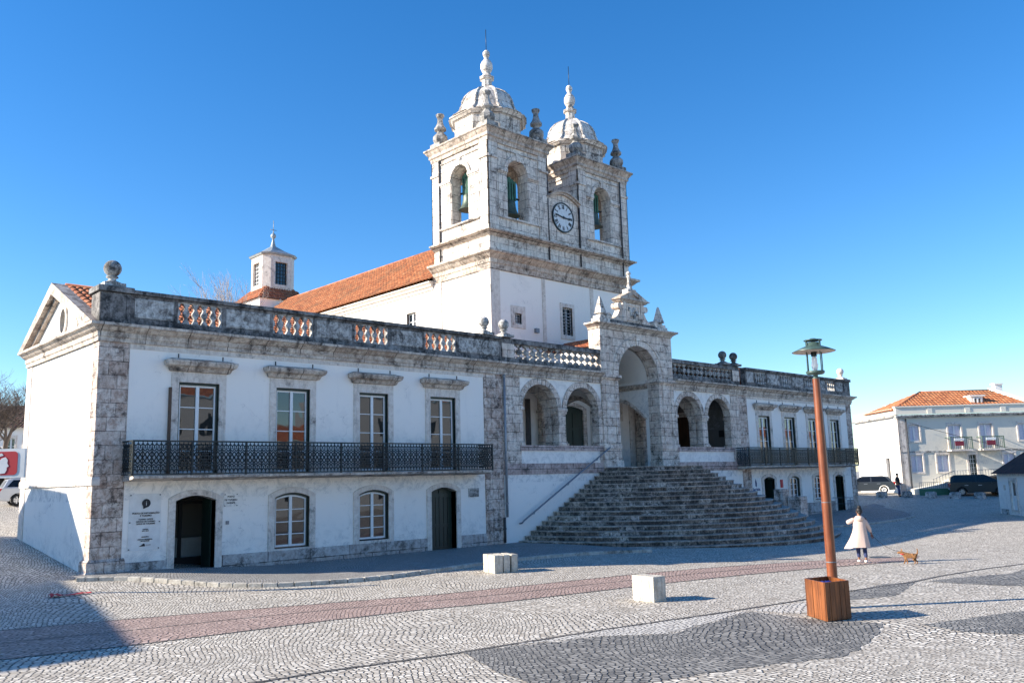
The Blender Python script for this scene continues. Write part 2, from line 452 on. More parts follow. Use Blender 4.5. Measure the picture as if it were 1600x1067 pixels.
M['blueink'] = simple('blue_ink', (.03, .06, .16), .6)
M['faded'] = simple('faded_red_cloth', (.22, .03, .05), .9)
M['red'] = simple('red_paint', (.5, .02, .03), .5)
M['rag'] = simple('red_cloth', (.55, .03, .05), .9, var=.3, scale=30)
M['bark'] = simple('bare_bark', (.16, .13, .11), .9, var=.3, scale=10)
M['barkpale'] = simple('pale_bark', (.36, .32, .3), .9, var=.3, scale=10)
M['coat'] = simple('beige_wool', (.66, .5, .42), .95, var=.08, scale=30, bump=.3)
M['skin'] = simple('skin', (.25, .12, .07), .6)
M['hair'] = simple('black_hair', (.008, .007, .008), .6)
M['jeans'] = simple('blue_denim', (.035, .05, .13), .9, var=.2, scale=40)
M['shoe'] = simple('white_trainers', (.75, .75, .75), .6)
M['fur'] = simple('tan_fur', (.24, .115, .045), .95, var=.5, scale=25, bump=.5)
M['blackcloth'] = simple('black_cloth', (.015, .015, .02), .9)
M['greycloth'] = simple('grey_cloth', (.2, .22, .28), .9)
M['rubber'] = simple('tyre_rubber', (.015, .015, .015), .8)
M['alloy'] = simple('wheel_alloy', (.55, .56, .58), .35, metal=.8)
M['bluebag'] = simple('blue_plastic', (.015, .03, .2), .35)
M['greygreen'] = simple('grey_green_paint', (.1, .16, .12), .6)
M['lime'] = simple('green_low_wall', (.05, .15, .09), .8, var=.2)
for nm, c in (('silver', (.5, .52, .54)), ('greycar', (.045, .055, .065)), ('blackcar', (.012, .02, .022)), ('darkcar', (.02, .02, .025))):
    M[nm] = simple(nm + '_car_paint', c, .35, metal=.2); M[nm].node_tree.nodes['Principled BSDF'].inputs['Coat Weight'].default_value = .15
M['lens'] = simple('headlamp_lens', (.7, .72, .75), .1)
M['redlens'] = simple('tail_lamp_lens', (.45, .01, .01), .2)

# ------------------------------------------------------------------ shapes
def arch(u0, u1, z0, zs, rise, n=14):
    """opening outline: sill z0, springing zs, crown zs+rise"""
    w = (u1 - u0) / 2; c = (u0 + u1) / 2
    pts = [(u0, z0), (u1, z0)]
    if rise >= w - 1e-6:
        for i in range(n + 1):
            a = PI * i / n; pts.append((c + w * math.cos(a), zs + rise * math.sin(a)))
    else:
        R = (w * w + rise * rise) / (2 * rise); a0 = math.asin(w / R)
        for i in range(n + 1):
            a = a0 - 2 * a0 * i / n; pts.append((c + R * math.sin(a), zs + rise - R + R * math.cos(a)))
    return pts
def rect(u0, u1, v0, v1): return [(u0, v0), (u1, v0), (u1, v1), (u0, v1)]
def ring(c, r, n=24, ry=None): return [(c[0] + r * math.cos(2 * PI * i / n), c[1] + (ry or r) * math.sin(2 * PI * i / n)) for i in range(n)]

def pad(poly, grow):
    cx = sum(p[0] for p in poly) / len(poly); cz = sum(p[1] for p in poly) / len(poly)
    return poly

def tiles(mb, o, u, v, lu, lv, poly=None, pu=.24, pv=.42, hu=.075, hv=.04):
    """barrel-tile roof plane: origin o (ridge end), unit u along ridge, unit v down the slope"""
    o = Vector(o); u = Vector(u).normalized(); v = Vector(v).normalized(); n = u.cross(v).normalized()
    if n.z < 0: n = -n
    nu = max(1, int(lu / pu)); nv = max(1, int(lv / pv)); seg = 4
    bm = bmesh.new(); rows = []
    us = [(i / seg) * lu / nu for i in range(nu * seg + 1)]
    for j in range(nv):
        for e in (0, 1):
            vv = (j + e * .999) * lv / nv; r = []
            for i, uu in enumerate(us):
                h = hu * abs(math.sin(PI * i / seg)) + hv * e
                r.append(bm.verts.new(o + u * uu + v * vv + n * h))
            rows.append(r)
    for a, b in zip(rows[:-1], rows[1:]):
        for i in range(len(us) - 1): bm.faces.new((a[i], a[i + 1], b[i + 1], b[i]))
    if poly:   # convex polygon in (u,v) metres
        m = len(poly); cx = sum(p[0] for p in poly) / m; cy = sum(p[1] for p in poly) / m
        for i in range(m):
            p, q = poly[i], poly[(i + 1) % m]
            d = Vector((q[0] - p[0], q[1] - p[1])); nn = Vector((d.y, -d.x)).normalized()
            if nn.dot(Vector((cx - p[0], cy - p[1]))) > 0: nn = -nn
            bmesh.ops.bisect_plane(bm, geom=bm.verts[:] + bm.edges[:] + bm.faces[:], plane_co=o + u * p[0] + v * p[1],
                                   plane_no=u * nn.x + v * nn.y, clear_outer=True)
    bm.verts.index_update()
    mb.add([tuple(x.co) for x in bm.verts], [tuple(x.index for x in f.verts) for f in bm.faces])
    bm.free(); return mb

def text_mesh(name, body, size, fr, u, v, mat, parent=None, d=.004, align='CENTER', bold=0):
    cu = bpy.data.curves.new(name, 'FONT'); cu.body = body; cu.size = size; cu.align_x = align
    cu.offset = bold; cu.extrude = .001
    t = bpy.data.objects.new(name, cu); COL.objects.link(t)
    dg = bpy.context.evaluated_depsgraph_get(); me = bpy.data.meshes.new_from_object(t.evaluated_get(dg))
    COL.objects.unlink(t); bpy.data.objects.remove(t)
    off = world_loc(parent) if parent else Vector()
    for w in me.vertices:
        w.co = Vector(fr(u + w.co.x, v + w.co.y, d + w.co.z)) - off
    me.materials.clear(); me.materials.append(mat)
    o = bpy.data.objects.new(name, me); COL.objects.link(o)
    if parent: o.parent = parent
    return o

# ------------------------------------------------------------------ openings
def window(par, fr, u0, u1, z0, z1, rise=0, rows=4, sur=.24, name='window', depth=.16, green=True, hood=False, glass='glass', sill_drop=0, reveal=.3, surround=True, mat='trim', cols=1):
    """white double casement in a stone surround; returns the frame part"""
    op = arch(u0, u1, z0, z1, rise) if rise else rect(u0, u1, z0, z1)
    b = MB(); t = .055; g = .07 if green else 0.0
    a0, a1, c1 = u0 + g, u1 - g, z1
    dd = -depth
    def top(u):   # height of the opening at u
        if not rise: return z1
        w = (u1 - u0) / 2; R = (w * w + rise * rise) / (2 * rise); x = u - (u0 + u1) / 2
        return z1 + rise - R + math.sqrt(max(0, R * R - x * x))
    def col(x0, x1, za, d0=dd, d1=dd + .05):
        xs = [x0, (x0 + x1) / 2, x1]
        outer = [(x0, za), (x1, za)] + [(x, top(x) - (.08 if green else .0)) for x in reversed(xs)]
        b.plate(outer, [], d0, d1, fr)
    zb = z0 + (.05 if green else 0)
    mid = (u0 + u1) / 2
    col(a0, a0 + t, zb); col(a1 - t, a1, zb); col(mid - t * 1.05, mid + t * 1.05, zb, dd, dd + .06)
    b.fbox(fr, a0 + t, a1 - t, zb, zb + t * 1.3, dd, dd + .045)
    n = 8; xs = [a0 + t + (a1 - a0 - 2 * t) * i / n for i in range(n + 1)]
    b.plate([(x, top(x) - .08 - .065 if green else top(x) - .065) for x in xs] + [(x, top(x) - (.08 if green else 0)) for x in reversed(xs)], [], dd, dd + .044, fr)
    H = z1 + rise * .6 - .1 - zb
    for r in range(1, rows):
        z = zb + H * r / rows
        b.fbox(fr, a0 + t, a1 - t, z - .015, z + .015, dd + .002, dd + .036)
    for c in range(1, cols):
        for s0, s1 in ((a0 + t, mid - t), (mid + t, a1 - t)):
            x = s0 + (s1 - s0) * c / cols; b.fbox(fr, x - .014, x + .014, zb, z1 - .08, dd + .001, dd + .034)
    w = b.build(name, M['wframe'], par)
    p = MB(); p.plate(op, [], dd - .03, dd + .012, fr); p.build('pane', M[glass], w)
    if green:
        e = MB()
        for x0, x1 in ((u0, u0 + g), (u1 - g, u1)):
            e.plate([(x0, z0), (x1, z0), (x1, top(x1) - .08), (x0, top(x0) - .08)], [], dd - .02, dd + .1, fr)
        ys = [u0 + (u1 - u0) * i / 10 for i in range(11)]
        e.plate([(x, top(x) - .082) for x in ys] + [(x, top(x) - .002) for x in reversed(ys)], [], dd - .02, dd + .101, fr)
        e.build('outer_frame', M['green'], w)
    if surround:
        q = MB()
        zlo = z0 - sill_drop
        if rise:
            outer = arch(u0 - sur, u1 + sur, zlo, z1 + sur * .35, rise + sur * .45)
        else: outer = rect(u0 - sur, u1 + sur, zlo, z1 + sur * 1.4)
        q.plate(outer, [arch(u0, u1, z0, z1, rise) if rise else rect(u0, u1, max(z0, zlo + .001), z1)], -reveal, .05, fr)
        q.build('surround', M[mat], w, bevel=.012)
    if hood:
        h = MB(); zt = z1 + sur * 1.4; c = (u0 + u1) / 2
        prof = [(0, zt), (.1, zt + .02), (.16, zt + .14), (.3, zt + .2), (.34, zt + .3), (.34, zt + .36), (0, zt + .46)]
        hw = (u1 - u0) / 2 + sur + .02
        # profile swept round three sides
        for k2 in range(len(prof) - 1):
            pass
        pts0 = []; m = len(prof)
        for sgn in (-1, 1):
            for o, z in prof: pts0.append(fr(c + sgn * (hw + o * .75), z, .05 + o))
        backs = []
        for sgn in (-1, 1):
            for o, z in prof: backs.append(fr(c + sgn * (hw + o * .75), z, .02))
        V = pts0 + backs; F = []
        for i in range(m - 1):
            F.append((i, i + 1, m + i + 1, m + i))                      # front
            F.append((i, 2 * m + i, 2 * m + i + 1, i + 1))             # left cheek
            F.append((m + i, m + i + 1, 3 * m + i + 1, 3 * m + i))     # right cheek
        F.append(tuple(range(0, 1)) + (m, 3 * m, 2 * m)); F.append((m - 1, 3 * m - 1, 4 * m - 1, 2 * m - 1))
        h.add(V, F); h.build('hood', M['cornice'], w)
    return w

def downpipe(par, x, y, z0, z1, mat='pipe', r=.055):
    b = MB(); b.tube([(x, y, z0), (x, y, z1)], r, 8)
    z = z0 + .6
    while z < z1: b.lathe([(r + .018, -.03), (r + .018, .03)], (x, y, z), 8, smooth=False); z += 1.9
    return b.build('downpipe', M[mat], par)

def finial_ball(par, x, y, z, r=.28, mat='panel', name='ball_finial', base=.34):
    b = MB()
    b.box(x - base, x + base, y - base, y + base, z, z + .12)
    b.lathe([(.26, .12), (.3, .16), (.2, .2), (.12, .25), (.12, .31), (.19, .34), (.19, .37), (.1, .4)], (x, y, z), 16)
    b.lathe([(r * math.sin(PI * i / 12) + .001, r * (1 - math.cos(PI * i / 12))) for i in range(13)], (x, y, z + .37), 20)
    return b.build(name, M[mat], par)

CORN = [(-.05, 7.38), (.06, 7.38), (.06, 7.5), (.1, 7.54), (.1, 7.68), (.2, 7.74), (.3, 7.84), (.38, 7.86), (.38, 7.95), (-.05, 8.03)]

def wavy_slot(c, w0, z0, z1, n=18):
    L = []
    f = lambda t: w0 * (.72 + .28 * math.cos(4 * PI * t + PI))
    for i in range(n + 1): t = i / n; L.append((c + f(t), z0 + (z1 - z0) * t))
    for i in range(n, -1, -1): t = i / n; L.append((c - f(t), z0 + (z1 - z0) * t))
    return L

def parapet(par, x0, x1, groups, fr, pedestals=(), z0=8.03, zt=9.15, thick=.32):
    """stone parapet with groups of wavy slots between carved panels"""
    base = MB(); base.fbox(fr, x0, x1, z0 - .02, z0 + .16, -thick - .04, .05)
    base.build('parapet_base', M['black'], par)
    cop = MB(); cop.fbox(fr, x0, x1, zt - .2, zt - .14, -thick - .03, .04)
    cop.plate([(0, 0)] * 0 or rect(x0, x1, zt - .14, zt), [], -thick - .08, .1, fr)
    cop.build('coping', M['black'], par, bevel=.02)
    lo, hi = z0 + .16, zt - .2
    cur = x0; b = MB(); pn = MB()
    for g0, g1, n in list(groups) + [(x1, x1, 0)]:
        if g0 - cur > .05:
            q = MB(); q.fbox(fr, cur, g0, lo, hi, -thick, 0); q.build('parapet_wall', M['black'], par)
            w = g0 - cur
            if w > .9:
                k = max(1, round(w / 2.2)); ww = w / k
                for i in range(k):
                    pn = MB()
                    a = cur + i * ww + .14; c = cur + (i + 1) * ww - .14
                    pn.plate(rect(a, c, lo + .06, hi - .06), [], 0, .018, fr)
                    pn.plate(rect(a + .05, c - .05, lo + .1, hi - .1), [rect(a + .11, c - .11, lo + .15, hi - .15)], .012, .03, fr)
                    for q_ in range(7):
                        t_ = (q_ + .5) / 7; cc = a + .2 + (c - a - .4) * t_; zc = (lo + hi) / 2 + .07 * math.sin(q_ * 2.3 + cur); rr = random.uniform(.05, .1)
                        pn.plate(ring((cc, zc), rr, 10), [ring((cc, zc), rr * .55, 8)], .0121 + .0004 * q_, .027 + random.uniform(0, .006), fr)
                    pn.build('carved_panel', M['panel'], par)
        if n:
            cw = (g1 - g0) / n; bl = MB()
            for i in range(n):
                a = g0 + i * cw
                bl.plate(rect(a, a + cw, lo, hi), [wavy_slot(a + cw / 2, cw * .36, lo + .03, hi - .03)], -.15, -.03, fr)
            bl.build('baluster_screen', M['panel'], par)
        cur = g1

RX = [(-.9, 0)]
def railing_unit(b, fr, u, w, z0, h, d):
    t = .009
    def bar(p, q, wd=.02):
        p = Vector(p); q = Vector(q); e = (q - p).normalized(); n = Vector((-e.y, e.x)) * wd * .8
        b.plate([tuple(p - n), tuple(q - n), tuple(q + n), tuple(p + n)], [], d - t, d + t, fr)
    Z = lambda f: z0 + h * f
    c = u + w / 2
    bar((u, z0), (u, z0 + h), .018); bar((c, Z(.0)), (c, Z(.22)), .014); bar((c, Z(.8)), (c, Z(1)), .014)
    for s in (0, 1):
        x0 = u + s * w / 2; x1 = x0 + w / 2; xm = (x0 + x1) / 2
        bar((x0, Z(.3)), (x1, Z(.5)), .024); bar((x1, Z(.3)), (x0, Z(.5)), .024)
        bar((x0, Z(.5)), (x1, Z(.7)), .024); bar((x1, Z(.5)), (x0, Z(.7)), .024)
        bar((x0, Z(.22)), (xm, Z(.3)), .022); bar((x1, Z(.22)), (xm, Z(.3)), .022)
        bar((x0, Z(.78)), (xm, Z(.7)), .022); bar((x1, Z(.78)), (xm, Z(.7)), .022)
        bar((x0, Z(.06)), (xm, Z(.16)), .02); bar((x1, Z(.06)), (xm, Z(.16)), .02)
        bar((x0, Z(.94)), (xm, Z(.86)), .02); bar((x1, Z(.94)), (xm, Z(.86)), .02)
        bar((xm, Z(.16)), (xm, Z(.22)), .016); bar((xm, Z(.78)), (xm, Z(.86)), .016)
    b.plate(ring((c, Z(.5)), .045, 8), [ring((c, Z(.5)), .025, 8)], d - t * 1.2, d + t * 1.2, fr)

def balcony(par, x0, x1, z=3.06, top=4.18, out=.9):
    """long iron balcony on a stone ledge"""
    s = MB()
    prof = [(0, z - .3), (.3, z - .28), (.5, z - .2), (out - .12, z - .14), (out + .02, z - .1), (out + .02, z - .02), (0, z)]
    s.sweep([(x0 + .02, .05), (x0 + .02, 0), (x1 - .02, 0), (x1 - .02, .05)][1:3], [(-.02, z - .16), (.4, z - .15), (out - .06, z - .1), (out + .05, z - .08), (out + .05, z), (-.02, z)])
    sl = s.build('balcony_slab', M['cornice'], par)
    c = MB(); x = x0 + .6
    while x < x1:
        c.fbox(FR(0), x, x + .22, z - .3, z - .152, 0, .55); x += 3.55
    f = FR(0); b = MB(); n = round((x1 - x0) / .29); w = (x1 - x0) / n
    for i in range(n): railing_unit(b, f, x0 + i * w, w, z + .06, top - z - .1, out)
    m = max(2, round(out / .29)); ws = out / m
    for side in (x0, x1):
        fs = SD(side)
        for i in range(m): railing_unit(b, lambda u, v, d, side=side: (side + d, u, v), -out + i * ws, ws, z + .06, top - z - .1, 0)
    b.build('railing_panel', M['iron'], par)
    r = MB()
    for zz, th in ((top - .05, .05), (z + .03, .035), (z + .06 + (top - z - .1) * .8, .016), (z + .06 + (top - z - .1) * .2, .016)):
        r.box(x0 - .03, x1 + .03, -out - .03, -out + .03, zz, zz + th)
        for sd in (x0, x1): r.box(sd - .028, sd + .028, -out + .03, 0, zz, zz + th)
    r.build('handrail', M['iron'], par)
    x = x0
    while x <= x1 + .01:
        p = MB(); p.box(x - .03, x + .03, -out - .032, -out + .032, z, top - .051); x += (x1 - x0) / 8; p.build('railing_post', M['iron'], par)
    # floor of the balcony is the slab
    return sl

# ------------------------------------------------------------------ wings
def wing(name, x0, x1, label, wins, doors, gwins, side_left, balc, groups, ground_z):
    """two-storey wing; x0..x1 along the square"""
    w = thing(name, (x0, 0, 0), label, 'building')
    D = 8.05; f = FR(.03)
    holes = [rect(a, b, 3.1, 6.2) for a, b in wins] + [arch(a, b, zb, 2.23, .16) for a, b, zb in gwins] + [arch(a, b, -.25, 2.23, .16) for a, b, _ in doors]
    m = MB(); m.plate(rect(x0 + .05, x1 - .05, -.8, 7.4), holes, -.42, 0, f)
    m.build('front_wall', M['white'], w)
    # side and back walls
    s = MB()
    if side_left:
        s.plate([(.48, -.8), (D - .02, -.8), (D - .02, 7.6), (4.4, 9.75), (.48, 7.7)], [ring((3.85, 8.6), .36, 20, .5)], -.4, 0, SD(x0 + .03))
    else:
        s.fbox(SD(x0 + .03), .5, D - .02, -.8, 7.6, -.4, 0)
    s.build('side_wall', M['white'], w)
    s2 = MB(); s2.plate([(.48, -.8), (D - .02, -.8), (D - .02, 7.6), (4.4, 9.75), (.48, 7.7)], [], -.4, 0, SDR(x1 - .03)); s2.build('side_wall', M['white'], w)
    bk = MB(); bk.fbox(BK(D - .03), x0 + .05, x1 - .05, -.8, 7.6, -.4, 0); bk.build('back_wall', M['white'], w)
    # quoins
    q = MB()
    q.box(x0, x0 + .97, 0, .45, -.8, 7.385); q.box(x0, x0 + .429, .45, .57, -.8, 7.383); q.build('corner_quoin', M['quoin'], w, bevel=.015)
    q = MB()
    if x1 < 20: q.box(x1 - 1.12, x1, -.003, .45, -.8, 7.385)
    else:
        q.box(x1 - .75, x1, 0, .45, -.8, 7.385); q.box(x1 - .42, x1 - .001, .45, .6, -.8, 7.383)
    q.build('corner_quoin', M['quoin'], w, bevel=.015)
    q = MB(); q.box(x0, x0 + .42, D - .6, D, -.8, 7.385)
    q.build('corner_quoin', M['trim'], w)
    # foot of the corner
    q = MB(); q.sweep([(x0, 1.1), (x0, 0), (x0 + 1.02, 0)][::1] if False else [(x0, .6), (x0, 0), (x0 + 1.05, 0)], [(-.05, -.8), (.14, -.8), (.14, .12), (.1, .16), (.1, .42), (.06, .48), (.0, .52), (-.05, .52)])
    q.build('corner_base', M['quoin'], w)
    # plinth, cut by the doors
    pl = MB(); cuts = sorted([(a - .24, b + .24) for a, b, _ in doors]) ; cur = x0 + 1.06
    for a, b in cuts + [(x1 - (1.13 if x1 < 20 else .76), None)]:
        if a > cur: pl.fbox(FR(.03), cur, a, -.8, .36 if x1 < 20 else .62, 0, .06)
        if b: cur = b
    pl.build('plinth', M['plinth'], w, bevel=.015)
    # belt course round the side
    bc = MB(); bc.sweep([(x0, D), (x0, 0), (x0 + .2, 0)], [(-.02, 2.8), (.035, 2.8), (.05, 2.84), (.05, 3.0), (.02, 3.06), (-.02, 3.06)])
    bc.build('belt_course', M['trim'], w)
    # cornice
    c = MB(); path = [(x0, D), (x0, 0), (x1, 0)] if side_left else [(x0, 0), (x1, 0), (x1, D)]
    c.sweep(path, CORN); c.build('cornice', M['cornice'], w)
    fb = MB(); fb.fbox(FR(.03), x0 + .98, x1 - .8, 7.2, 7.379, 0, .025); fb.build('frieze', M['trim'], w)
    # parapet
    pf = FR(0)
    ped0 = x0 + .92 if side_left else x0
    parapet(w, ped0 if side_left else x0 + 1.0, (x1 if x1 < 20 else x1 - .85), groups, pf)
    b = MB()
    if side_left:
        b.box(x0 - .06, x0 + .92, -.06, .75, 7.96, 9.0); b.box(x0 - .14, x0 + 1.0, -.14, .83, 9.0, 9.2); b.box(x0 + .02, x0 + .82, .02, .66, 9.2, 9.24)
    else:
        b.box(x1 - .85, x1 + .02, -.06, .75, 7.96, 9.0); b.box(x1 - .93, x1 + .1, -.14, .83, 9.0, 9.2)
    b.build('corner_pedestal', M['black'], w, bevel=.02)
    if side_left: finial_ball(w, x0 + .42, .34, 9.22, .28)
    else: finial_ball(w, x1 - .45, .34, 9.18, .25, 'trim')
    # side pediment
    if side_left:
        r = MB()
        ap = (4.45, 10.06); lo = (D + .35, 7.95); fl = (.1, 8.0)
        t = .42
        fs = SD(x0)
        r.plate([(lo[0], lo[1]), ap, (ap[0], ap[1] - t), (lo[0] - .62, lo[1])], [], -.3, .3, fs)
        r.plate([(fl[0] - .1, fl[1] + .03), (fl[0] + .62, fl[1] + .03), (ap[0], ap[1] - t), ap], [], -.3, .3, fs)
        r.plate([(lo[0] - .8, lo[1] + .05), (ap[0], ap[1] - t), (ap[0], ap[1] - t - .16), (lo[0] - 1.1, lo[1] + .05)], [], 0, .12, fs)
        r.plate([(fl[0] + .95, fl[1] + .05), (ap[0], ap[1] - t - .16), (ap[0], ap[1] - t), (fl[0] + .7, fl[1] + .05)], [], 0, .121, fs)
        r.build('raking_cornice', M['cornice'], w)
        o = MB(); o.plate(ring((3.85, 8.6), .42, 24, .58), [ring((3.85, 8.6), .3, 24, .44)], 0, .07, SD(x0 + .03)); ow = o.build('oval_window', M['trim'], w)
        g = MB(); g.plate(ring((3.85, 8.6), .4, 20, .55), [], -.2, -.15, SD(x0 + .03)); g.build('pane', M['glassd'], ow)
        e = MB(); e.plate([(2.3, 8.08), (2.66, 8.08), (2.7, 8.3), (2.58, 8.42), (2.48, 8.52), (2.38, 8.42), (2.26, 8.3)], [], 0, .05, SD(x0 + .03)); e.build('carved_crest', M['trim'], w)
    # roof
    sl = Vector((0, -4.0, -1.75)).normalized(); L = math.hypot(4.0, 1.75)
    t = MB(); t.sm = t.sm
    tiles(t, (x0 + .15, 4.4, 9.98), (1, 0, 0), sl, x1 - x0 - .3, L)
    sl2 = Vector((0, 4.0, -1.75)).normalized()
    tiles(t, (x0 + .15, 4.4, 9.98), (1, 0, 0), sl2, x1 - x0 - .3, L)
    rf = t.build('roof', M['tile'], w)
    rd = MB(); rd.tube([(x0 + .15, 4.4, 9.99), (x1 - .15, 4.4, 9.99)], .11, 8); rd.build('ridge_tiles', M['tile'], rf)
    # windows
    for a, b in wins:
        window(w, FR(.03), a, b, 3.1, 6.2, 0, 4, .25, 'french_window', hood=True)
        if a < 3:
            sh = MB(); sh.fbox(FR(.03), a - .33, a - .26, 3.1, 6.0, 0, .12); sh.build('shutter_edge', M['brown'], w)
    for a, b, zb in gwins:
        window(w, FR(.03), a, b, zb, 2.23, .16, 4, .25, 'casement_window', sill_drop=.26 if x1 < 20 else .12)
    for a, b, kind in doors:
        dr = MB(); dr.plate(arch(a - .24, b + .24, -.3, 2.32, .27), [arch(a, b, -.29, 2.23, .16)], -.38, .05, FR(.03))
        if kind == 'open':
            fm = dr.build('doorway', M['trim'], w, bevel=.012)
            # vestibule: side cheeks, dark leaf folded back, inner glazed screen
            v = MB(); v.box(a - .02, a + .0, .41, 3.6, -.3, 2.6); v.box(b, b + .9, .41, .5, -.3, 2.6); v.box(a - .9, a, .41, .5, -.3, 2.6)
            v.box(a - .9, b + 1.6, 3.6, 3.7, -.3, 2.9); v.box(a - .9, b + 1.6, .45, 3.6, 2.6, 2.7); v.box(b + 1.5, b + 1.6, .5, 3.6, -.3, 2.6)
            v.build('vestibule', M['interior'], fm)
            fl = MB(); fl.box(a, b, .03, .4, -.31, -.2); fl.box(a - .9, b + 1.5, .4, 3.6, -.31, -.18); fl.build('doorstep', M['plinth'], fm)
            lf = MB(); lf.box(a + .005, a + .06, .2, .95, -.18, 2.28); lf.box(b - .06, b - .005, .3, .95, -.18, 2.28); lf.build('door_leaf', M['green'], fm)
            gl = MB(); gl.box(a + .1, b + .9, 1.9, 1.96, -.15, .25); gl.box(a + .1, a + .18, 1.9, 1.96, .25, 2.1); gl.box(a + .9, a + 1.02, 1.9, 1.96, .25, 2.1); gl.box(a + .1, b + .9, 1.9, 1.96, 2.1, 2.2)
            gl.build('inner_screen', M['dark'], fm)
            cn = MB(); cn.box(a + 1.1, b + 1.2, 3.1, 3.5, -.18, .85); cn.box(a + .4, a + .8, 3.4, 3.55, .6, 1.6); cn.build('reception_counter', M['poster'], fm)
        elif kind == 'dark':
            fm = dr.build('doorway', M['trim'], w)
            v = MB(); v.box(a - .3, b + .6, 1.8, 1.9, -.3, 2.6); v.box(a - .3, b + .6, .42, 1.8, 2.45, 2.55); v.box(a - .3, a - .2, .42, 1.8, -.3, 2.5); v.box(b + .6, b + .7, .42, 1.8, -.3, 2.5); v.build('vestibule', M['dark'], fm)
            lf = MB(); lf.box(b - .07, b - .01, .15, 1.0, -.2, 2.25); lf.build('door_leaf', M['green'], fm)
            fl = MB(); fl.box(a, b, .03, 1.8, -.31, -.16); fl.build('doorstep', M['plinth'], fm)
        else:
            fm = dr.build('doorway', M['trim'], w, bevel=.012)
            lf = MB(); n = 6
            lf.plate(arch(a, b, -.3, 2.23, .16), [], -.34, -.3, FR(.03))
            for i in range(n):
                lf.fbox(FR(.03), a + .03 + (b - a - .06) * i / n, a + .03 + (b - a - .06) * (i + 1) / n - .03, -.1, 2.16, -.3, -.275)
            lf.fbox(FR(.03), (a + b) / 2 - .04, (a + b) / 2 + .04, -.2, 2.3, -.3, -.255)
            for zz in (-.18, .75, 2.0): lf.fbox(FR(.03), a + .02, b - .02, zz, zz + .14, -.3, -.262)
            dl = lf.build('door_leaf', M['door'], fm)
            fl = MB(); fl.box(a, b, -.02, .33, -.32, -.2); fl.build('doorstep', M['plinth'], fm)
    balcony(w, *balc)
    # little iron ties and hooks on the wall
    k = MB()
    for a, b in wins:
        for x in (a - .05, b + .1): k.fbox(FR(.03), x, x + .03, 7.02, 7.16, 0, .03)
    k.build('wall_hook', M['iron'], w)
    return w

LW = wing('palace_wing', 0, 17.5, 'two-storey white wing left of the portal, with gabled end and four upper windows', 
     [(2.62, 4.05), (6.23, 7.63), (9.82, 11.2), (13.36, 14.73)], [(2.65, 4.04, 'open'), (13.36, 14.7, 'shut')], [(6.25, 7.65, .42), (9.82, 11.2, .46)],
     True, (.88, 16.0), [(2.5, 4.1, 5), (6.05, 7.75, 5), (9.6, 11.25, 5), (13.1, 14.85, 5)], -.1)
RW = wing('palace_wing', 37.1, 52.0, 'two-storey white wing right of the staircase, ending at the sloping street',
     [(39.28, 40.62), (42.42, 43.76), (45.56, 46.9), (48.62, 49.94)], [(39.42, 40.7, 'dark'), (48.72, 49.92, 'dark')], [(42.6, 43.8, .8), (45.75, 46.95, .8)],
     False, (36.5, 50.6), [(39.15, 40.55, 5), (42.3, 43.75, 5), (45.4, 46.85, 5), (48.45, 49.85, 5)], -.1)
downpipe(LW, 17.58, -.07, 1.0, 7.4); downpipe(LW, 17.42, -.06, -.1, 1.0, 'pipedark')

# balls on the parapet joints
for x in (16.62, 17.85): finial_ball(LW if x < 17 else None or LW, x, .16, 9.15, .25)
for x in (35.95, 37.15): finial_ball(RW, x, .16, 9.15, .25, 'black')

# ------------------------------------------------------------------ portico with portal
PO = thing('arcaded_portico', (27.45, 0, 3.1), 'stone portico with two arches either side of a tall domed portal above the stairs', 'portico')
def archivolt(b, c, r0, r1, zs, d0, d1, fr, n=18, a0=0, a1=PI):
    """voussoir ring"""
    for i in range(n):
        p, q = a0 + (a1 - a0) * i / n, a0 + (a1 - a0) * (i + 1) / n
        e = .006 / r1
        pts = [(c + r * math.cos(a), zs + r * math.sin(a)) for r, a in ((r0, p + e), (r1, p + e), (r1, q - e), (r0, q - e))]
        b.plate(pts, [], d0, d1, fr)

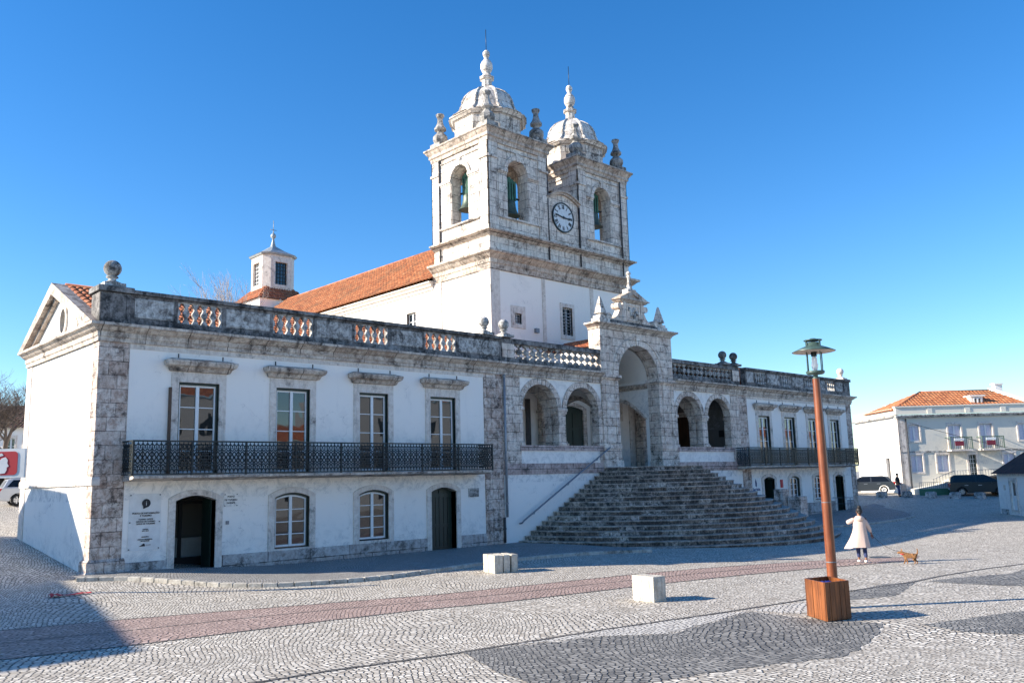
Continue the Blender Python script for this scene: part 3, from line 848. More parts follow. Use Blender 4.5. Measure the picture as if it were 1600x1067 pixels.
def portico_side(sg):
    X = lambda x: x if sg < 0 else 54.9 - x
    def rc(a, b): return (min(X(a), X(b)), max(X(a), X(b)))
    f = FR(0)
    A = [rc(18.76, 21.14), rc(21.74, 24.12)]
    outer = rc(17.5 if sg < 0 else 17.8, 24.4)
    # wall with the two arches
    zs = 5.9; hs = []
    for a, b in A:
        hs.append(arch(a, b, 4.2, zs, (b - a) / 2, 20))
    m = MB(); (a1, b1), (a2, b2) = sorted(A)
    def semi(a, b): return [((a + b) / 2 - (b - a) / 2 * math.cos(PI * i / 20), zs + (b - a) / 2 * math.sin(PI * i / 20)) for i in range(21)]
    m.plate([(outer[0], zs)] + semi(a1, b1) + semi(a2, b2) + [(outer[1], zs), (outer[1], 7.39), (outer[0], 7.39)], [], -.45, -.03, f); m.build('arcade_wall', M['white'], PO)
    av = MB()
    for a, b in A:
        archivolt(av, (a + b) / 2, (b - a) / 2 - .012, (b - a) / 2 + .29, zs, -.46, .02, f, 15)
    av.build('archivolt', M['ashlar'], PO, bevel=.01)
    # piers
    p = MB()
    for a, b in (rc(17.5 if sg < 0 else 17.8, 18.62),):
        p.fbox(f, a, b, 3.36, 7.385, -.3, .012)
        inn = rc(18.5, 18.77); p.fbox(f, inn[0] + .0011, inn[1] - .0011, 4.2, 5.9, -.46, .005)
    p.build('pier', M['ashlar'], PO); p = MB()
    for a, b in (rc(24.11, 24.4),):
        p.fbox(f, a, b, 3.36, 6.05, -.46, .006)
    p.build('pier', M['ashlar'], PO)
    # middle pier with capital and base
    a, b = rc(21.16, 21.72); c = MB()
    c.fbox(f, a + .03, b - .03, 4.35, 5.72, -.42, -.01)
    c.fbox(f, a - .06, b + .06, 5.85, 5.98, -.5, .07); c.fbox(f, a - .02, b + .02, 5.72, 5.85, -.46, .035)
    c.fbox(f, a - .07, b + .07, 4.2, 4.3, -.5, .08); c.fbox(f, a - .01, b + .01, 4.3, 4.4, -.46, .03)
    c.build('capital_pier', M['ashlar'], PO, bevel=.01)
    for (u0, u1) in (rc(18.6, 18.84), rc(24.06, 24.34)):
        c = MB(); c.fbox(f, u0, u1, 5.84, 5.97, -.5, .06); c.build('capital', M['ashlar'], PO); c = MB(); c.fbox(f, u0, u1, 4.2, 4.32, -.5, .05); c.build('pier_base', M['ashlar'], PO)
    # sill, panel, floor band and lower wall
    s = MB(); u = rc(18.55, 24.4); s.fbox(f, u[0], u[1], 3.95, 4.198, -.5, .05); s.build('sill_course', M['pinkband'], PO)
    s = MB(); s.fbox(f, u[0], u[1], 3.36, 3.949, -.4, -.01); s.build('balustrade_wall', M['white'], PO)
    s = MB(); v = rc(17.5 if sg < 0 else 17.8, 24.4); s.fbox(f, v[0], v[1], 3.0, 3.359, -.5, .035); s.fbox(f, v[0] + .01, v[1] - .01, 2.86, 2.999, -.5, .015); s.build('floor_band', M['pinkband'], PO)
    s = MB(); s.fbox(f, v[0] + .02, v[1], -.8, 2.859, -.45, -.02); s.build('lower_wall', M['white'], PO)
    # entablature and pierced parapet
    cpath = [(v[0], 0), (v[1] - .0, 0)]
    s = MB(); s.sweep(cpath, [(o, z + .0) for o, z in CORN]); s.build('cornice', M['cornice'], PO)
    b = MB(); u = rc(18.3, 24.4); lo, hi = 8.2, 8.88
    n = 14; w = (u[1] - u[0]) / n
    def quat(cx, cz, r):
        return [(cx + r * (1 + .32 * math.cos(4 * t)) * math.cos(t), cz + r * (1 + .32 * math.cos(4 * t)) * math.sin(t)) for t in [2 * PI * i / 24 for i in range(24)]]
    for i in range(n):
        for j in range(2):
            x = u[0] + i * w; zz = lo + j * (hi - lo) / 2
            b.plate(rect(x, x + w, zz, zz + (hi - lo) / 2), [[(x + w / 2 + (px_ - x - w / 2) * 1.25, pz_) for px_, pz_ in quat(x + w / 2, zz + (hi - lo) / 4, min(w, (hi - lo) / 2) * .372)]], -.16, -.06, f)
    b.build('pierced_screen', M['screen'], PO)
    b = MB(); b.fbox(f, u[0], u[1], 8.02, 8.2, -.34, .04); b.fbox(f, u[0], u[1], 8.88, 9.12, -.38, .06)
    q = rc(17.5, 18.3); b.fbox(f, q[0] + (.0 if sg < 0 else .02), q[1], 8.02, 9.12, -.34, .03)
    b.build('coping', M['black'], PO, bevel=.015)
    q = MB(); 
    if sg < 0: q.fbox(f, 17.55, 18.3, 8.22, 8.86, .03, .045)
    else: q.fbox(f, 36.62, 37.35, 8.22, 8.86, .03, .045)
    q.build('parapet_block', M['ashlar'], PO)
    # lean-to roof behind
    t = MB(); u2 = rc(17.6, 24.2)
    sl = Vector((0, -4.3, -.7)).normalized()
    tiles(t, (u2[0], 4.97, 8.95), (1, 0, 0), sl, u2[1] - u2[0], math.hypot(4.3, .9)); t.build('roof', M['tile'], PO)
    # interior: vaulted ceiling ribs and cross wall
    t = MB(); u2 = rc(17.6, 25.7); t.box(u2[0], u2[1], .45, 4.95, 7.3, 7.38); t.build('ceiling', M['white'], PO)
    xr = rc(21.2, 21.68)
    t = MB(); t.plate(rect(.5, 4.9, 3.15, 7.3), [arch(.95, 4.35, 3.16, 5.4, 1.7, 18)], -.25, .25, SD(xr[0] + .24)); t.build('cross_arch', M['ashlar'], PO)
    xe = rc(17.55, 17.85)
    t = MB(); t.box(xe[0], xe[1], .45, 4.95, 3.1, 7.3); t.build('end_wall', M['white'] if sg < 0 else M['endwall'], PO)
    if sg > 0:
        t = MB(); fx = SD(xe[0]); t.plate(rect(2.3, 4.8, 3.15, 6.6), [rect(2.6, 4.5, 3.151, 6.3)], 0, .12, fx); o = t.build('end_door', M['ashlar'], PO)
        t = MB(); t.plate(rect(2.6, 4.5, 3.15, 6.3), [], 0, .05, fx); t.build('door_leaf', M['brown'], o)
        t = MB(); t.fbox(fx, 1.1, 1.45, 4.9, 5.3, 0, .05); t.build('notice_board', M['blackpaint'], PO)
portico_side(-1); portico_side(1)
fl = MB(); fl.box(17.6, 37.3, -.001 + .0, 4.99, 2.95, 3.14); fl.box(24.42, 30.48, -.35, -.002, 2.9, 3.139); fl.build('floor', M['plinth'], PO)

# portal block
f = FR(.0)
pb = MB()
ro = 1.72; zs = 7.86; cx = 27.45
pb.plate([(24.4, 3.12), (25.73, 3.12), (25.73, zs)] + [(cx - ro * math.cos(PI * i / 24), zs + ro * math.sin(PI * i / 24)) for i in range(25)] + [(29.17, zs), (29.17, 3.12), (30.5, 3.12), (30.5, 10.28), (24.4, 10.28)], [], -.72, .06, f)
pb.build('portal_wall', M['ashlar'], PO)
av = MB(); archivolt(av, cx, ro - .015, ro + .34, zs, .0, .1, f, 21); archivolt(av, cx, ro + .342, ro + .44, zs, .0, .13, f, 21)
av.plate([(cx - .14, zs + ro - .03), (cx + .14, zs + ro - .03), (cx + .2, zs + ro + .5), (cx - .2, zs + ro + .5)], [], .0, .17, f)
av.build('archivolt', M['ashlar'], PO, bevel=.01)
for a, b in ((24.4, 25.72), (29.18, 30.5)):
    pr = MB()
    pr.fbox(f, a - .06, b + .07, 7.6, 7.68, -.74, .14); pr.fbox(f, a - .12, b + .12, 7.68, 7.86, -.76, .22)
    pr.fbox(f, a - .04, b + .04, 4.05, 4.28, -.73, .12)            # pedestal cap
    pr.fbox(f, a - .02, b + .02, 3.45, 4.05, -.73, .09); pr.fbox(f, a - .08, b + .08, 3.12, 3.45, -.74, .15)
    pr.fbox(f, a + .35, b - .35, 6.1, 6.6, .06, .09)
    pr.fbox(f, a + .25, a + .33, 4.3, 7.58, .06, .1); pr.fbox(f, b - .33, b - .25, 4.3, 7.58, .06, .1)
    pr.fbox(f, a + .2, b - .2, 4.3, 4.5, .06, .11)
    pr.build('pilaster', M['ashlar'], PO, bevel=.012)
# cornice of the portal
co = MB(); co.sweep([(24.4, .72), (24.4, -.06), (30.5, -.06), (30.5, .72)], [(-.1, 10.26), (.04, 10.26), (.06, 10.34), (.16, 10.42), (.26, 10.48), (.32, 10.5), (.32, 10.58), (-.1, 10.64)])
co.build('portal_cornice', M['cornice'], PO)
# crown: obelisks, scrolls, little temple with a relief, finial
for x in (24.95, 29.95):
    ob = MB(); ob.box(x - .42, x + .42, .02, .6, 10.6, 10.85); ob.box(x - .3, x + .3, .06, .56, 10.85, 11.0); ob.box(x - .15, x + .15, .16, .46, 11.0, 11.12)
    s1 = .24; s0 = .04
    ob.cone([(x - s1, .31 - s1, 11.12), (x + s1, .31 - s1, 11.12), (x + s1, .31 + s1, 11.12), (x - s1, .31 + s1, 11.12)], [(x - s0, .31 - s0, 12.05), (x + s0, .31 - s0, 12.05), (x + s0, .31 + s0, 12.05), (x - s0, .31 + s0, 12.05)])
    ob.build('obelisk', M['tower'], PO, bevel=.01)
at = MB(); fa = FR(.12)
at.fbox(fa, 25.35, 29.55, 10.58, 10.86, -.5, .02); at.build('attic_base', M['black'], PO)
tp = MB(); tp.fbox(fa, 26.55, 28.35, 10.86, 11.98, -.45, 0)
for a in (26.55, 28.1): tp.fbox(fa, a, a + .25, 10.86, 11.98, 0, .07)
tp.plate(rect(26.88, 28.02, 10.95, 11.85), [rect(26.98, 27.92, 11.03, 11.77)], 0, .05, fa)
tb = tp.build('aedicule', M['ashlar'], PO)
rl = MB()   # worn relief inside the frame
random.seed(3)
for i in range(9):
    px_, pz_ = 27.45 + random.uniform(-.33, .33), 11.4 + random.uniform(-.26, .26)
    rl.lathe([(.0, -.13), (.09, -.1), (.12, 0), (.08, .1), (.001, .14)], (px_, .13, pz_), 8)
rl.build('relief', M['panel'], tb)
pd = MB(); pd.sweep([(26.4, .57), (26.4, .1), (28.5, .1), (28.5, .57)], [(-.1, 11.96), (.05, 11.96), (.12, 12.04), (.2, 12.06), (.2, 12.12), (-.1, 12.14)])
pd.plate([(26.22, 12.12), (28.68, 12.12), (27.45, 12.66)], [[(26.95, 12.19), (27.95, 12.19), (27.45, 12.42)]], -.44, .16, fa)
pd.plate([(26.8, 12.12), (28.1, 12.12), (27.45, 12.5)], [], -.4, .04, fa)
pd.build('pediment', M['cornice'], PO)
for sg in (-1, 1):
    sc = MB()
    c0 = 27.45 + sg * 1.0
    P = []
    for i in range(9):
        t = i / 8; P.append((c0 + sg * (.0 + .95 * t ** 1.6), 11.75 - .85 * (1 - (1 - t) ** 2)))
    P2 = [(c0 + sg * .95, 10.86), (c0 - sg * .1, 10.86), (c0 - sg * .1, 11.75)]
    sc.plate(P + P2, [], -.4, -.05, fa)
    for (rx, rz, rr) in ((c0 + sg * .12, 11.7, .17), (c0 + sg * 1.02, 11.0, .2)):
        sc.plate(ring((rx, rz), rr, 14), [], -.45, .03, fa)
    sc.build('scroll', M['ashlar'], PO)
fn = MB(); fn.box(27.1, 27.8, .1, .5, 12.5, 12.72); fn.lathe([(.22, 0), (.2, .05), (.1, .35), (.08, .7), (.14, .74), (.08, .8), (.07, .86)], (27.45, .3, 12.7), 12)
fn.lathe([(.13 * math.sin(PI * i / 8) + .001, .13 - .13 * math.cos(PI * i / 8)) for i in range(9)], (27.45, .3, 13.5), 12); fn.build('finial', M['tower'], PO)
# barrel-vaulted porch behind the portal
vt = MB(); n = 20; yb = 5.0
V = []; F = []
for j, y in enumerate((.72, yb)):
    for r in (ro + .02, ro + .25):
        for i in range(n + 1):
            a = PI * i / n; V.append((cx - r * math.cos(a), y, zs - .1 + r * math.sin(a)))
m = n + 1
for i in range(n):
    F += [(i, i + 1, 2 * m + i + 1, 2 * m + i), (m + i, 3 * m + i, 3 * m + i + 1, m + i + 1), (2 * m + i, 2 * m + i + 1, 3 * m + i + 1, 3 * m + i)]
vt.add(V, F, True)
vt.build('porch_vault', M['interior'] if False else M['white'], PO)
for sg in (-1, 1):
    fx = (lambda u, v, d: (25.73 - d, u, v)) if sg < 0 else (lambda u, v, d: (29.17 + d, u, v))
    ar = [(.95 + 3.85 * i / 16, 5.75 + 1.05 * math.sin(PI * i / 16)) for i in range(17)]
    cw = MB(); cw.plate([(.73, 3.14), (.95, 3.14)] + ar + [(4.8, 3.14), (5.0, 3.14), (5.0, 7.86), (.73, 7.86)], [], 0, .3, fx); cw.build('porch_cheek', M['white'], PO)
    cw = MB(); cw.plate(ar + [(.8 + 4.15 * i / 16, 5.75 + 1.3 * math.sin(PI * i / 16)) for i in range(16, -1, -1)], [], -.03, .31, fx); cw.build('porch_side_arch', M['ashlar'], PO)
    cw = MB(); cw.plate(rect(.73, 4.99, 7.42, 7.55), [], -.06, 0, fx); cw.plate(rect(.73, 4.99, 7.55, 7.7), [], -.16, 0, fx); cw.build('porch_cornice', M['cornice'], PO)
# portal roof and flanks
for xf in (24.5, 30.15): fk = MB(); fk.box(xf, xf + .25, .73, 4.98, 7.4, 9.3); fk.build('flank_wall', M['white'], PO)
rf = MB()
for sg in (-1, 1):
    sl = Vector((sg * 3.15, 0, -1.05)).normalized(); tiles(rf, (cx, .73, 10.35), (0, 1, 0), sl, 4.25, math.hypot(3.15, 1.05))
rf.build('portal_roof', M['tile'], PO)

# ------------------------------------------------------------------ church
CH = thing('church', (27.45, 5, 0), 'tall white church with twin stone bell towers and a clock between them', 'church')
f = FR(5.04); x0, x1, y0, y1 = 21.5, 33.4, 5.0, 9.85
WN = [(23.27, 23.76, 11.13, 11.72), (27.1, 27.93, 10.85, 12.5)]
DR = [(23.7, 24.4, 4.9, 7.2), (26.6, 28.6, 3.15, 6.6), (31.6, 31.95, 6.0, 7.0), (33.2, 34.3, 3.15, 6.9)]
m = MB(); m.plate(rect(x0 + .04, x1 - .04, -.5, 14.02), [rect(a, b, c, d) for a, b, c, d in WN] + [rect(31.5, 31.85, 6.25, 7.0)], -.5, 0, f); m.build('front_wall', M['white'], CH)
m = MB(); m.plate(rect(y0 + .1, 38, 0, 14.1), [rect(11.7, 12.6, 11.3, 12.65)], -.5, 0, SD(x0 + .04)); m.build('side_wall', M['white'], CH)
m = MB(); m.fbox(SDR(x1 - .04), y0 + .1, 38, 0, 14.1, -.5, 0); m.build('side_wall', M['white'], CH)
m = MB(); m.fbox(BK(37.5), x0 + .04, x1 - .04, 0, 14.1, -.5, 0); m.build('back_wall', M['white'], CH)
# extended back wall of the portico on both sides of the church front
m = MB(); m.box(17.6, 21.5, 5.05, 5.35, 2.9, 9.4); m.box(33.4, 37.3, 5.05, 5.35, 2.9, 9.4); m.build('portico_back_wall', M['white'], CH)
# pilaster strips
m = MB()
for a, b in ((x0, x0 + .66), (25.46, 25.72), (29.6, 29.88), (32.74, x1)):
    m.fbox(FR(5.0), a, b, 3.1, 14.0, -.03, .0 if a > x0 and b < x1 else .012)
m.box(x0 - .02, x0 + .6, 5.001, 5.9, 3.1, 13.99); m.box(x0 - .021, x0 + .3, 9.25, 9.95, 3.1, 13.98); m.box(x1 - .6, x1 + .001, 5.001, 5.9, 3.1, 13.99)
m.build('pilaster_strip', M['trim'], CH)
for i, (a, b, c, d) in enumerate(WN):
    w = window(CH, f, a, b, c, d, 0, 4 if i == 0 else 8, .3 if i == 0 else .18, 'grated_window', green=False, sill_drop=.24, glass='glassd')
    g = MB(); n = 3 if i == 0 else 4; r = 3 if i == 0 else 8
    for j in range(1, n + 1): x = a + (b - a) * j / (n + 1); g.tube([f(x, c, -.04), f(x, d, -.04)], .014, 6)
    for j in range(1, r + 1): z = c + (d - c) * j / (r + 1); g.tube([f(a, z, -.055), f(b, z, -.055)], .012, 6)
    g.build('iron_grate', M['iron'], w)
lm = MB(); lm.fbox(f, 24.75, 25.0, 10.75, 11.0, 0, .18); lm.build('floodlight', M['greyiron'], CH)
# doors under the portico
def indoor(a, b, z1, mat, cheek=.3):
    q = MB(); q.plate(arch(a - cheek, b + cheek, 3.14, z1, .35), [arch(a, b, 3.141, z1 - .1, .2)], 0, .14, FR(5.02)); p = q.build('church_doorway', M['ashlar'], CH)
    q = MB(); q.plate(arch(a, b, 3.15, z1 - .1, .2), [], 0, .05, FR(5.02))
    for k2 in range(2):
        c0 = a + (b - a) * k2 / 2
        for zz in (3.4, 4.5, 5.5):
            if zz + .8 < z1: q.fbox(FR(4.97), c0 + .12, c0 + (b - a) / 2 - .12, zz, zz + .85, 0, .03)
    q.build('door_leaf', M[mat], p)
indoor(26.4, 28.4, 6.6, 'door'); indoor(33.6, 35.2, 6.3, 'brown'); indoor(38.0, 39.2, 6.2, 'door') if False else None
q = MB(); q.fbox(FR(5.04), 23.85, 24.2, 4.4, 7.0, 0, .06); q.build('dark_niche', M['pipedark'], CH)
q = MB(); q.fbox(FR(5.04), 24.8, 25.9, 3.14, 7.1, 0, .35); q.fbox(FR(5.04), 24.7, 26.0, 6.2, 6.4, 0, .42); q.build('inner_pilaster', M['ashlar'], CH)
w = window(CH, FR(5.04), 31.5, 31.85, 6.25, 7.0, 0, 2, .3, 'small_window', green=False, glass='glassd', sill_drop=.25)
q = MB(); q.box(35.25, 37.1, 4.5, 5.0, 3.14, 6.9); q.build('inner_porch', M['brown'], CH)

# main cornice at the foot of the towers
c = MB(); path = [(x0, 9.95), (x0, 5), (x1, 5), (x1, 9.95)]
c.sweep(path, [(-.3, 13.98), (.03, 13.98), (.05, 14.3), (.1, 14.34), (.1, 14.56), (.22, 14.66), (.36, 14.8), (.5, 14.86), (.5, 14.98), (-.3, 15.08)]); c.build('main_cornice', M['cornice'], CH)
c = MB(); c.box(x0, x1, 5, 9.85, 15.0, 15.92); c.build('attic', M['tower'], CH)
c = MB(); c.sweep([(x0, 9.85), (x0, 5), (x1, 5), (x1, 9.85)], [(-.3, 15.86), (.03, 15.86), (.14, 15.96), (.3, 16.06), (.4, 16.08), (.4, 16.17), (-.3, 16.24)]); c.build('attic_cornice', M['cornice'], CH)
c = MB(); c.box(x0 + .3, x1 - .3, 5.3, 9.7, 15.9, 16.22); c.build('tower_platform', M['trim'], CH)

def bell_tower(a, b):
    c0, c1 = y0, y1
    t = MB(); t.box(a + 1.5, a + 1.52, c0 + .8, c0 + .82, 16.2, 16.21)
    tw = MB()
    th = .7; uc = (a + b) / 2 + (-.07 if a < 25 else -.1); ac = (c0 + c1) / 2
    fh = arch(uc - .8, uc + .8, 17.1, 19.75, .8, 18); sh = arch(ac - .75, ac + .75, 17.1, 19.75, .75, 18)
    tw.plate(rect(a, b, 16.2, 21.35), [fh], -th, 0, FR(c0)); tw.plate(rect(a, b, 16.2, 21.35), [fh], -th, 0, BK(c1))
    tw.plate(rect(c0 + th, c1 - th, 16.2, 21.35), [sh], -th, 0, SD(a)); tw.plate(rect(c0 + th, c1 - th, 16.2, 21.35), [sh], -th, 0, SDR(b))
    tw.box(a + th, b - th, c0 + th, c1 - th, 16.21, 16.6)
    body = tw.build('bell_tower', M['tower'], CH)
    p = MB(); wd = .66
    for fr, u0, u1, cc, hw in ((FR(c0), a, b, uc, .8), (SD(a), c0, c1, ac, .75), (SDR(b), c0, c1, ac, .75), (BK(c1), a, b, uc, .8)):
        for s0, s1 in ((u0 - .08, u0 + wd), (u1 - wd, u1 + .08)): p.fbox(fr, s0, s1, 16.24, 21.3, 0, .08)
        # imposts and sill string
        for s0, s1 in ((u0 + wd, cc - hw), (cc + hw, u1 - wd)):
            p.fbox(fr, s0, s1, 19.62, 19.7, 0, .07); p.fbox(fr, s0, s1, 19.7, 19.86, 0, .13)
            p.fbox(fr, s0 + .06, s1, 17.1, 19.6, 0, .035)
        for s0, s1 in ((u0 - .1, u0 + wd), (u1 - wd, u1 + .1)): p.fbox(fr, s0, s1, 20.35, 20.5, .079, .16)
        p.fbox(fr, u0 + wd, u1 - wd, 16.98, 17.1, 0, .12)
        p.fbox(fr, u0 + wd, u1 - wd, 20.98, 21.06, 0, .06)
        archivolt(p, cc, hw, hw + .24, 19.78, 0, .09, fr, 13)
        p.plate([(cc - .1, 20.5), (cc + .1, 20.5), (cc + .15, 20.97), (cc - .15, 20.97)], [], 0, .13, fr)
    p.build('tower_trim', M['tower'], body, bevel=.012)
    c = MB(); sq = [(a, c1), (a, c0), (b, c0), (b, c1)]
    c.sweep(sq, [(-.4, 21.3), (.1, 21.3), (.12, 21.5), (.2, 21.56), (.2, 21.72), (.28, 21.82), (.36, 21.94), (.42, 21.98), (.42, 22.08), (-.4, 22.16)], True); c.build('tower_cornice', M['cornice'], body)
    c = MB(); c.box(a + .1, b - .1, c0 + .1, c1 - .1, 21.2, 22.15); c.build('tower_ceiling', M['tower'], body)
    # octagonal drum and bell-shaped dome
    mx, my = (a + b) / 2, ac
    k = 1 / math.cos(PI / 8)
    d = MB(); d.lathe([(2.02 * k, 22.14), (2.02 * k, 22.3), (1.93 * k, 22.36), (1.93 * k, 23.45), (2.05 * k, 23.5), (2.16 * k, 23.62), (2.24 * k, 23.66), (2.2 * k, 23.74), (1.9 * k, 23.8)], (mx, my, 0), 8, PI / 8, False); d.build('drum', M['tower'], body)
    d = MB(); d.lathe([(2.18 * k, 23.745), (1.85 * k, 23.92), (1.62 * k, 24.15), (1.52 * k, 24.45), (1.44 * k, 24.8), (1.28 * k, 25.15), (1.02 * k, 25.45), (.72 * k, 25.66), (.46 * k, 25.78), (.42, 25.8)], (mx, my, 0), 16, PI / 16, True)
    for i in range(8):
        an = PI / 8 + i * PI / 4; pts = []
        for r, z in ((1.86, 23.94), (1.63, 24.17), (1.53, 24.47), (1.45, 24.8), (1.29, 25.15), (1.03, 25.45), (.73, 25.66), (.47, 25.78)):
            pts.append((mx + (r * k + .02) * math.cos(an), my + (r * k + .02) * math.sin(an), z))
        d.tube(pts, .07, 5, False)
    d.build('dome', M['tower'], body)
    d = MB(); d.lathe([(.5, 25.7), (.42, 25.8), (.38, 26.35), (.42, 26.4), (.56, 26.45), (.58, 26.58), (.4, 26.64), (.3, 26.8)], (mx, my, 0), 8, PI / 8, False)
    d.lathe([(.3, 26.78), (.26, 26.86), (.38, 27.0), (.47, 27.2), (.46, 27.42), (.34, 27.62), (.2, 27.76), (.16, 27.86), (.2, 27.92), (.27, 28.04), (.26, 28.2), (.15, 28.32), (.02, 28.36)], (mx, my, 0), 12)
    d.v = [((p[0] - mx) * .8 + mx, (p[1] - my) * .8 + my, p[2]) for p in d.v]; d.build('lantern_finial', M['tower'], body)
    d = MB(); d.tube([(mx, my, 28.3), (mx, my, 29.7)], .022, 6); d.build('lightning_rod', M['iron'], body)
    for (fx, fy) in ((a + .32, c0 + .32), (b - .32, c0 + .32), (a + .32, c1 - .32), (b - .32, c1 - .32)):
        q = MB(); q.box(fx - .36, fx + .36, fy - .36, fy + .36, 22.12, 22.45)
        q.lathe([(.2, .33), (.3, .4), (.38, .58), (.37, .78), (.24, .95), (.16, 1.04), (.17, 1.1), (.3, 1.2), (.31, 1.28), (.22, 1.42), (.15, 1.65), (.13, 1.9), (.17, 1.96), (.22, 2.08), (.2, 2.14), (.05, 2.18)], (fx, fy, 22.12), 8, PI / 8, False)
        q.v = [((p[0] - fx) * 1.22 + fx, (p[1] - fy) * 1.22 + fy, (p[2] - 22.12) * 1.06 + 22.12) for p in q.v]; q.build('corner_finial', M['screen'], body)
    return body
bell_tower(21.5, 26.05); bell_tower(28.85, 33.4)

# clock bay between the towers
cb = MB(); f5 = FR(5.0)
top = [(26.05 + 2.8 * i / 14, 18.85 + .5 * math.sin(PI * i / 14)) for i in range(15)]
cb.plate([(26.05, 16.2), (28.85, 16.2)] + list(reversed(top)), [], -.6, -.03, f5)
cbo = cb.build('clock_bay', M['tower'], CH)
cm = MB(); cm.plate([(x, z + .0) for x, z in top] + [(x, z + .13) for x, z in reversed(top)], [], -.65, .12, f5); cm.plate([(x, z + .13) for x, z in top] + [(x, z + .22) for x, z in reversed(top)], [], -.65, .22, f5)
cm.build('clock_pediment', M['cornice'], cbo)
cm = MB(); cm.fbox(f5, 26.85, 28.05, 16.5, 16.95, -.03, .0); cm.build('inscription_slab', M['trim'], cbo)
ck = MB(); ck.plate(ring((27.42, 17.95), .86, 40), [], -.03, .03, f5); clock = ck.build('clock', M['clockface'], CH)
ck = MB(); ck.plate(ring((27.42, 17.95), .92, 40), [ring((27.42, 17.95), .85, 40)], -.03, .06, f5); ck.build('clock_rim', M['iron'], clock)
nums = MB()
def stroke(p, q, w, d0=.03, d1=.036):
    p = Vector(p); q = Vector(q); e = (q - p).normalized(); n = Vector((-e.y, e.x)) * w * .72
    nums.plate([tuple(p - n), tuple(q - n), tuple(q + n), tuple(p + n)], [], d0, d1, f5)
for h, s in enumerate(['XII', 'I', 'II', 'III', 'IIII', 'V', 'VI', 'VII', 'VIII', 'IX', 'X', 'XI']):
    an = PI / 2 - h * PI / 6; ro_ = Vector((math.cos(an), math.sin(an))); ta = Vector((ro_.y, -ro_.x)); c = Vector((27.42, 17.95))
    wd = {'I': .05, 'V': .12, 'X': .12}; tot = sum(wd[ch] for ch in s); pos = -tot / 2
    for ch in s:
        m0 = pos + wd[ch] / 2; pos += wd[ch]
        P = lambda u, v: tuple(c + ro_ * (.66 + v) + ta * (m0 + u))
        if ch == 'I': stroke(P(0, -.13), P(0, .13), .028)
        elif ch == 'V': stroke(P(0, -.13), P(-.045, .13), .028); stroke(P(0, -.13), P(.045, .13), .018, .03, .0365)
        else: stroke(P(-.045, .13), P(.045, -.13), .03); stroke(P(.045, .13), P(-.045, -.13), .018, .03, .0365)
for i in range(60):
    an = i * PI / 30; c = Vector((27.42, 17.95)); e = Vector((math.cos(an), math.sin(an)))
    stroke(tuple(c + e * .81), tuple(c + e * .84), .014)
nums.build('numerals', M['blackpaint'], clock)
nums = MB()
def hand(an, L, w, tail):
    e = Vector((math.cos(an), math.sin(an))); n = Vector((-e.y, e.x)); c = Vector((27.42, 17.95))
    nums.plate([tuple(c - e * tail - n * w * .5), tuple(c + e * L * .75 - n * w), tuple(c + e * L), tuple(c + e * L * .75 + n * w), tuple(c - e * tail + n * w * .5)], [], .05, .06, f5)
hand(math.radians(170), .78, .05, .2); nums.build('minute_hand', M['blackpaint'], clock)
nums = MB(); 
e = None
def hand2(an, L, w):
    e = Vector((math.cos(an), math.sin(an))); n = Vector((-e.y, e.x)); c = Vector((27.42, 17.95))
    nums.plate([tuple(c - e * .2 - n * .04), tuple(c + e * .4 - n * .04), tuple(c + e * .45 - n * w), tuple(c + e * L), tuple(c + e * .45 + n * w), tuple(c + e * .4 + n * .04), tuple(c - e * .2 + n * .04)], [], .062, .072, f5)
hand2(math.radians(-3), .74, .09); nums.plate(ring((27.42, 17.95), .09, 12), [], .07, .085, f5); nums.build('hour_hand', M['blackpaint'], clock)
downpipe(CH, 25.72 + .38, 4.93, 15.1, 21.3, 'pipedark', .05); downpipe(CH, 28.82, 4.93, 15.1, 18.8, 'pipedark', .05); downpipe(CH, 21.42, 9.2, 14.9, 21.3, 'pipedark', .05); downpipe(CH, 32.72, 4.86, 15.1, 21.3, 'pipedark', .05)

# nave roof
nr = MB(); H = 4.4; Wd = 6.35
for sg in (-1, 1):
    sl = Vector((sg * Wd, 0, -H)).normalized()
    tiles(nr, (27.45, 9.86, 18.6), (0, 1, 0), sl, 27.9, math.hypot(Wd, H), pu=.3, pv=.5, hu=.1, hv=.05)
nv = nr.build('nave_roof', M['tile2'], CH)
rd = MB(); rd.tube([(27.45, 9.9, 18.62), (27.45, 37.8, 18.62)], .13, 8); rd.build('ridge_tiles', M['tile'], nv)
ec = MB(); ec.sweep([(x0, 38), (x0, 9.96)], [(-.1, 13.7), (.06, 13.7), (.1, 13.86), (.22, 13.9), (.22, 14.0), (.36, 14.08), (.36, 14.16), (-.1, 14.24)])
ec.build('eaves_cornice', M['trim'], CH)
window(CH, SD(x0 + .04), 11.7, 12.6, 11.3, 12.65, 0, 3, .2, 'nave_window', green=False, sill_drop=.15, cols=1)
